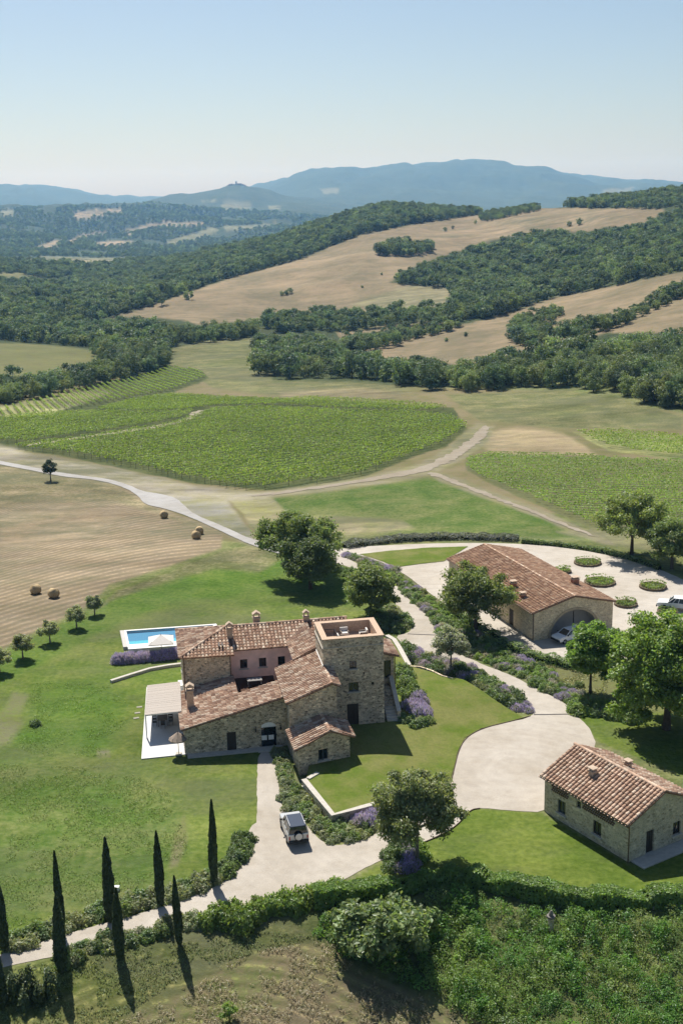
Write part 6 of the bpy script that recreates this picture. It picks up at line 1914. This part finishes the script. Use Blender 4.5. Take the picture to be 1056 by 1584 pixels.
# ------------------------------------------------------------------ round flower beds in the yard
BEDS = [((908, 872), 21, 'round flower bed farthest from the barn arch, at the back of the yard'), ((870, 885), 13, 'small round flower bed half hidden behind the barn roof'), ((927, 902), 24, 'largest round flower bed just behind the barn'),
        ((1009, 909), 21, 'round flower bed above the white pickup truck'), ((967, 936), 18, 'round flower bed in the middle of the yard, nearest the barn corner'), ((1031, 950), 16, 'round flower bed in front of the white pickup truck'),
        ((988, 963), 13, 'round flower bed just behind the huge fresh green tree')]
SOIL = plain('planted_soil', (.09, .10, .04), .95, .05, var=.3, scale=4)
for i, ((px, py), rp, lb) in enumerate(BEDS):
    g = G(px, py); R = rp * (g[1] * cp + CAM_H * sp_) / F_PX
    o = tag(empty('round_flower_bed', (g[0], g[1], g[2] + .05)), lb, 'flower bed', 'round flower beds in the gravel yard')
    m = MB(); n = 28
    ro = [(math.cos(2 * math.pi * k / n), math.sin(2 * math.pi * k / n)) for k in range(n)]
    V = [(x * R, y * R, 0) for x, y in ro] + [(x * R, y * R, .27) for x, y in ro] + [(x * (R - .22), y * (R - .22), .27) for x, y in ro] + [(x * (R - .22), y * (R - .22), .1) for x, y in ro]
    m.add(V, [(k + n * j, (k + 1) % n + n * j, (k + 1) % n + n * (j + 1), k + n * (j + 1)) for j in range(3) for k in range(n)])
    m.build('kerb', plain('bed_wicker', (.14, .11, .075), .95, .05, var=.3, scale=8), o)
    m = MB(); m.add([(x * (R - .2), y * (R - .2), .22) for x, y in ro] , [tuple(range(n))]); m.build('soil', SOIL, o)
    rg = np.random.default_rng(500 + i); k = int(420 * R * R / 4) + 160
    a = rg.uniform(0, 6.28, k); rr = np.sqrt(rg.uniform(0, 1, k)) * (R - .12)
    x, y = rr * np.cos(a), rr * np.sin(a)
    z = .26 + .55 * fbm(x * 1.6 + i * 9, y * 1.6, 60 + i, 2) ** 2 + .22 * (rr > R - .5) + rg.uniform(0, .1, k)
    V, Fq, Cc = leaves(np.stack([x, y, z], 1), np.tile([0, 0, 1.0], (k, 1)), .24, rg, .8, .6)
    link('planting', np_mesh('planting', V, Fq, [GREEN_HEDGE], Cc), o)


# ------------------------------------------------------------------ hedges, laurel, undergrowth
def hedge(line_px, w, h, label, mat, leaf=.17, dens=95, seed=0, wob=.15, name='hedge', z=None):
    rg = np.random.default_rng(seed)
    pts = resample(smooth_poly([tuple(G(*q)[:2]) for q in line_px], False, 2), .25, False)
    pts = np.array(pts); Lc = len(pts)
    tg = np.gradient(pts, axis=0); tg = unit(tg); nr = np.stack([-tg[:, 1], tg[:, 0]], 1)
    n = int(Lc * .25 * dens * (w + 2 * h))
    i = rg.integers(0, Lc, n)
    per = rg.uniform(0, w + 2 * h, n)
    off = np.where(per < h, -w / 2, np.where(per < h + w, per - h - w / 2, w / 2))
    zz = np.where(per < h, per, np.where(per < h + w, h, w + 2 * h - per))
    nn = np.where((per < h)[:, None], np.concatenate([-nr[i], np.zeros((n, 1))], 1), np.where((per < h + w)[:, None], np.tile([0, 0, 1.0], (n, 1)), np.concatenate([nr[i], np.zeros((n, 1))], 1)))
    k = 1 + wob * 2 * (fbm(i * .25 * 1.1, per * 2.2, seed, 2) - .5) * 2
    off = off * k; zz = zz * (1 + wob * 2 * (vnoise(i * .25 * .8, per * 0 + 3, seed + 2) - .5) * 2)
    x = pts[i, 0] + nr[i, 0] * off + rg.normal(0, .06, n); y = pts[i, 1] + nr[i, 1] * off + rg.normal(0, .06, n)
    V, Fq, Cc = leaves(np.stack([x, y, Hf(pts[i, 0], pts[i, 1]) + zz], 1), nn + np.array([0, 0, .4]), leaf, rg, .6, .6)
    Cc = Cc * np.repeat(.75 + .5 * fbm(x * .8, y * .8, seed + 5, 2), 4)[:, None]
    V2, F2 = [], []  # near-black core added inside the leaves to block light
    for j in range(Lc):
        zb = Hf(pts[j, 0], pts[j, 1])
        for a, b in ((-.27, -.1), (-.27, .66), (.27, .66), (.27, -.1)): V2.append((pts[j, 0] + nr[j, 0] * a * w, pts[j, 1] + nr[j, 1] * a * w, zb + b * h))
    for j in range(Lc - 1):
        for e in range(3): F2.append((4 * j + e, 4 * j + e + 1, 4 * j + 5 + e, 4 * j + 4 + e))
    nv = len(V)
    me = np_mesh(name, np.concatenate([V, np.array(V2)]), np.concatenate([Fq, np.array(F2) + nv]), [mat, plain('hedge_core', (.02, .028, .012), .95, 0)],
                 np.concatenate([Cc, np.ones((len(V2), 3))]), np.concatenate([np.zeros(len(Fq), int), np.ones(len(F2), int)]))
    return tag(link(name, me), label, 'hedge')


hedge([(486, 1402), (530, 1395), (600, 1384), (660, 1372), (720, 1366), (770, 1376), (830, 1392), (900, 1402), (960, 1405), (1056, 1396), (1150, 1374)], 1.25, 1.25, 'long clipped laurel hedge along the top of the bank', leafmat('clipped_laurel', (.125, .185, .045)), .26, 150, 601, .2)
hedge([(806, 840), (870, 845), (922, 853), (975, 866), (1020, 882)], .9, .75, 'thin dark hedge along the back edge of the gravel yard', MID_SHRUB, .25, 45, 602)
hedge([(532, 847), (600, 837), (700, 832), (800, 836)], 2.6, .7, 'broad grey lavender hedge behind the yard', leafmat('grey_lavender_strip', (.085, .09, .085)), .3, 40, 603)

hedge([(690, 944), (720, 960), (752, 980), (790, 1008), (840, 1022), (895, 1036), (935, 1034)], 1.3, .85, 'low green hedge on the yard edge in front of the barn', MID_SHRUB, .22, 75, 604, .25)
LAUREL = [mound_mesh('laurel_bush', GREEN_HEDGE, 611 + i, 1.0, 1.0, 800, .24) for i in range(3)]
for i, (px, py, s_) in enumerate(((322, 1432, 1.0), (340, 1428, 1.1), (358, 1424, 1.0), (375, 1434, 1.2), (392, 1420, 1.1), (410, 1412, 1.0), (425, 1408, 1.1), (440, 1402, 1.2), (455, 1408, 1.1), (470, 1398, 1.2), (486, 1392, 1.0),
                                 (335, 1415, .9), (360, 1410, .9), (400, 1402, .8), (500, 1383, .9), (520, 1376, .9))):
    g = G(px, py)
    o = link('laurel_bush', LAUREL[i % 3], None, (g[0], g[1], g[2] - .1), i * 1.7, (s_, s_, s_ * 1.25))
    tag(o, 'light green laurel bush in the loose clump below the drive', 'shrub', 'laurel bushes below the drive')
YEW = [mound_mesh('young_conifer', GREEN_DARK, 621 + i, .55, 1.9, 800, .2, upright=1.2) for i in range(2)]
for i, (px, py, s_) in enumerate(((22, 1545, 1.1), (45, 1538, 1.25), (60, 1552, .9), (80, 1540, 1.15), (38, 1560, .8))):
    g = G(px, py); o = link('young_conifer', YEW[i % 2], None, (g[0], g[1], g[2] - .1), i, s_)
    tag(o, ('young conifer at the edge of the dark clump by the frame corner', 'tall young conifer in the dark clump by the frame corner', 'short young conifer in the middle of the dark clump', 'young conifer of the dark clump nearest the cypress', 'lowest young conifer in front of the dark clump')[i], 'conifer', 'dark clump of young conifers')

# big leaved fig bush on the bank
rg = np.random.default_rng(640)
me, cc = crown_mesh('foliage', leafmat('fig_leaves', (.15, .20, .09)), rg, 3.5, 2.6, 1.7, 1.2, 95, 75, .36, .24, -.2)
g = G(590, 1470); fig = tag(empty('fig_bush', g, .2), 'large fig bush with broad leaves on the bank below the hedge', 'bush')
link('foliage', me, fig); fig.scale = (1.15, 1.15, 1.15)
link('trunk', trunk_mesh('trunk', rg, 2, .12, cc, BARKPALE, .3, 9), fig)
me, cc = crown_mesh('foliage', GREEN_FRESH, rg, .55, .5, .6, .6, 14, 60, .16, .4, -.5)
g = G(355, 1578); sm = tag(empty('small_bush', g), 'small bright bush alone on the mown bank at the bottom edge', 'bush'); link('foliage', me, sm)
link('trunk', trunk_mesh('trunk', rg, 1, .05, cc, BARK, .3, 4), sm)

# brush on the bank
def undergrowth():
    rg = np.random.default_rng(650)
    poly = [(480, 1430), (560, 1411), (690, 1388), (760, 1393), (860, 1414), (960, 1423), (1100, 1413), (1200, 1404), (1200, 1720), (800, 1720), (742, 1590), (680, 1545), (600, 1505), (520, 1470)]
    w = GP([(a, min(b, 1640)) for a, b in poly])
    w = np.array(w)
    gx, gy = np.meshgrid(np.arange(w[:, 0].min(), w[:, 0].max(), .75), np.arange(w[:, 1].min(), w[:, 1].max(), .75))
    gx = gx.ravel() + rg.uniform(-.35, .35, gx.size); gy = gy.ravel() + rg.uniform(-.35, .35, gy.size)
    m = inpoly(gx, gy, [tuple(q) for q in w]); gx, gy = gx[m], gy[m]; gz = Hf(gx, gy)
    parts = []
    base = [np.array(q) for q in ((1, 1, 1), (.8, 1.05, .65), (1.05, 1.08, .85), (.7, .95, .65), (1.2, 1.1, 1.0))]
    for x, y, z in zip(gx, gy, gz):
        big = fbm(np.array([x / 4.]), np.array([y / 4.]), 33, 3)[0]
        h = .35 + 2.6 * max(0, big - .36) * rg.uniform(.6, 1.3); R = rg.uniform(.45, .8)
        k = int(80 + 70 * h)
        d = unit(rg.normal(0, 1, (k, 3))); d[:, 2] = np.abs(d[:, 2])
        c = np.array([x, y, z]) + d * np.array([R, R, h]) * rg.uniform(.6, 1.05, (k, 1))
        tn = base[int(np.clip(vnoise(np.array([x / 2.2]), np.array([y / 2.2]), 35)[0] * 5, 0, 4))]
        parts.append(leaves(c, d + np.array([0, 0, .5]), rg.uniform(.13, .25), rg, .8, .42, tn * rg.uniform(.8, 1.2)))
    V, Fq, Cc = join(parts)
    return tag(link('undergrowth', np_mesh('undergrowth', V, Fq, [leafmat('brush_leaves', (.118, .168, .05))], Cc)), 'tangled green brush covering the bank below the hedge', 'undergrowth', kind='stuff')


undergrowth()


def tufts(name, label, poly, n, size, col, seed, thr=.45, sc=2.0, asp=.45):
    rg = np.random.default_rng(seed)
    w = np.array(GP(poly))
    x = rg.uniform(w[:, 0].min(), w[:, 0].max(), n); y = rg.uniform(w[:, 1].min(), w[:, 1].max(), n)
    m = inpoly(x, y, [tuple(q) for q in w]) & (fbm(x / sc, y / sc, seed, 3) > thr)
    x, y = x[m], y[m]; k = len(x)
    c = np.stack([x, y, Hf(x, y) + size * .35], 1)
    d = rg.normal(0, 1, (k, 3)) * np.array([.5, .5, .25]) + np.array([0, 0, .9])
    V, Fq, Cc = leaves(c, d, size, rg, .3, asp, None, np.tile([0, 0, 1.0], (k, 1)) + rg.normal(0, .4, (k, 3)))
    return tag(link(name, np_mesh(name, V, Fq, [leafmat(name, col, .25, obvar=.02)], Cc)), label, 'grass', kind='stuff')


tufts('dry_grass', 'dry cut grass lying on the bank at the bottom edge', [(150, 1600), (260, 1545), (330, 1500), (420, 1468), (520, 1455), (560, 1500), (640, 1535), (720, 1560), (760, 1600)], 16000, .34, (.19, .165, .115), 661, .44, 1.3, .12)
tufts('meadow_grass', 'rough meadow grass on the slope left of the house', [(-40, 1180), (190, 1190), (285, 1240), (290, 1320), (200, 1380), (60, 1425), (-40, 1450)], 30000, .18, (.125, .165, .048), 662, .42, 2.2, .3)
tufts('meadow_grass', 'thick bright grass on the slope beside the pergola', [(60, 1050), (170, 1060), (205, 1100), (165, 1170), (60, 1170), (10, 1150)], 9000, .18, (.125, .185, .042), 663, .5, 2.2, .3)
tufts('bank_grass', 'rough grass on the mown bank below the cypresses', [(-40, 1510), (200, 1470), (420, 1440), (500, 1450), (300, 1500), (150, 1600), (-40, 1640)], 20000, .22, (.11, .135, .05), 664, .4, 1.6, .25)
tufts('garden_weeds', 'dry grass between the long border and the yard hedge', [(800, 1020), (900, 1040), (940, 1050), (935, 1085), (880, 1064)], 5000, .25, (.19, .19, .10), 665, .4, 2.0)

# ------------------------------------------------------------------ small things
g = G(851, 1440)
o = tag(empty('stone_post', g), 'weathered stone post with a rounded cap standing in the brush', 'post')
o.scale = (1.0, 1.0, 1.2); m = MB(); m.tube((0, 0, -.3), (0, 0, 1.0), .27, .22, 10); m.build('shaft', STONE, o, .03)
m = MB(); m.tube((0, 0, 1.0), (0, 0, 1.12), .36, .34, 10); m.tube((0, 0, 1.12), (0, 0, 1.3), .17, .17, 10); m.tube((0, 0, 1.3), (0, 0, 1.48), .19, .06, 10); m.build('cap', plain('weathered_cap', (.17, .16, .145), .9, .1), o)
q = P(181, 1377); m = MB(); m.box((0, 0, .18), (.45, .35, .36)); o = m.build('white_box', WHITEPAINT, bevel=.02); o.location = (q[0], q[1], 0); tag(o, 'small white utility box on the meadow above the drive', 'box')
for i in range(16):
    px = 952 + 7.2 * i; g = G(px, 1412 - .09 * (px - 952)); m = MB(); m.box((0, 0, .1), (.10, .05, .42)); o = m.build('picket', PALE)
    o.location = (g[0], g[1], g[2]); tag(o, 'little white picket at the foot of the laurel hedge', 'picket', 'white pickets at the foot of the hedge')
# hill village on the far skyline
vx = PY(365, 287, 6600)
rg = np.random.default_rng(700)
for i in range(9):
    px = 352 + i * 3.4; a = PY(px, 290, 6600); zz = Hf(a[0], a[1])
    m = MB(); h = rg.uniform(2, 7) if i != 4 else 15; w_ = rg.uniform(9, 14) if i != 4 else 8
    m.box((0, 0, h / 2 - 6), (w_, w_, h + 12)); m.hexa([(-w_ / 2, -w_ / 2, h), (w_ / 2, -w_ / 2, h), (w_ / 2, w_ / 2, h), (-w_ / 2, w_ / 2, h)], [(-w_ / 2, -.5, h + 3), (w_ / 2, -.5, h + 3), (w_ / 2, .5, h + 3), (-w_ / 2, .5, h + 3)])
    o = m.build('village_tower' if i == 4 else 'village_house', plain('village_stone', (.22, .19, .16), .9, .1)); o.location = (a[0], a[1], zz)
    tag(o, 'tall tower of the hilltop village on the far skyline' if i == 4 else 'tiny house of the hilltop village on the far skyline', 'tower' if i == 4 else 'house', 'hilltop village')

# ------------------------------------------------------------------ haze
hz = bpy.data.materials.new('haze'); hz.use_nodes = True
nt = hz.node_tree; nt.nodes.remove(nt.nodes['Principled BSDF'])
pv = nt.nodes.new('ShaderNodeVolumePrincipled')
pv.inputs['Color'].default_value = (.24, .54, 1.0, 1); pv.inputs['Absorption Color'].default_value = (1, 1, 1, 1); pv.inputs['Density'].default_value = 8.2e-5; pv.inputs['Anisotropy'].default_value = .25
nt.links.new(pv.outputs[0], nt.nodes['Material Output'].inputs['Volume'])
m = MB(); m.box((0, 0, 140), (29400, 29400, 560))
tag(m.build('haze', hz), 'pale summer haze over the valley', kind='stuff')

# ------------------------------------------------------------------ roots of the buildings sit at their base
for root, loc in ((house, L3(10, 4, 0)), (barn, B3(BW / 2, BL / 2, 0)), (cot, S3(SLEN / 2, SW / 2, 0))):
    root.location = loc
    for ch_ in root.children: ch_.matrix_parent_inverse = Matrix.Translation(-Vector(loc))
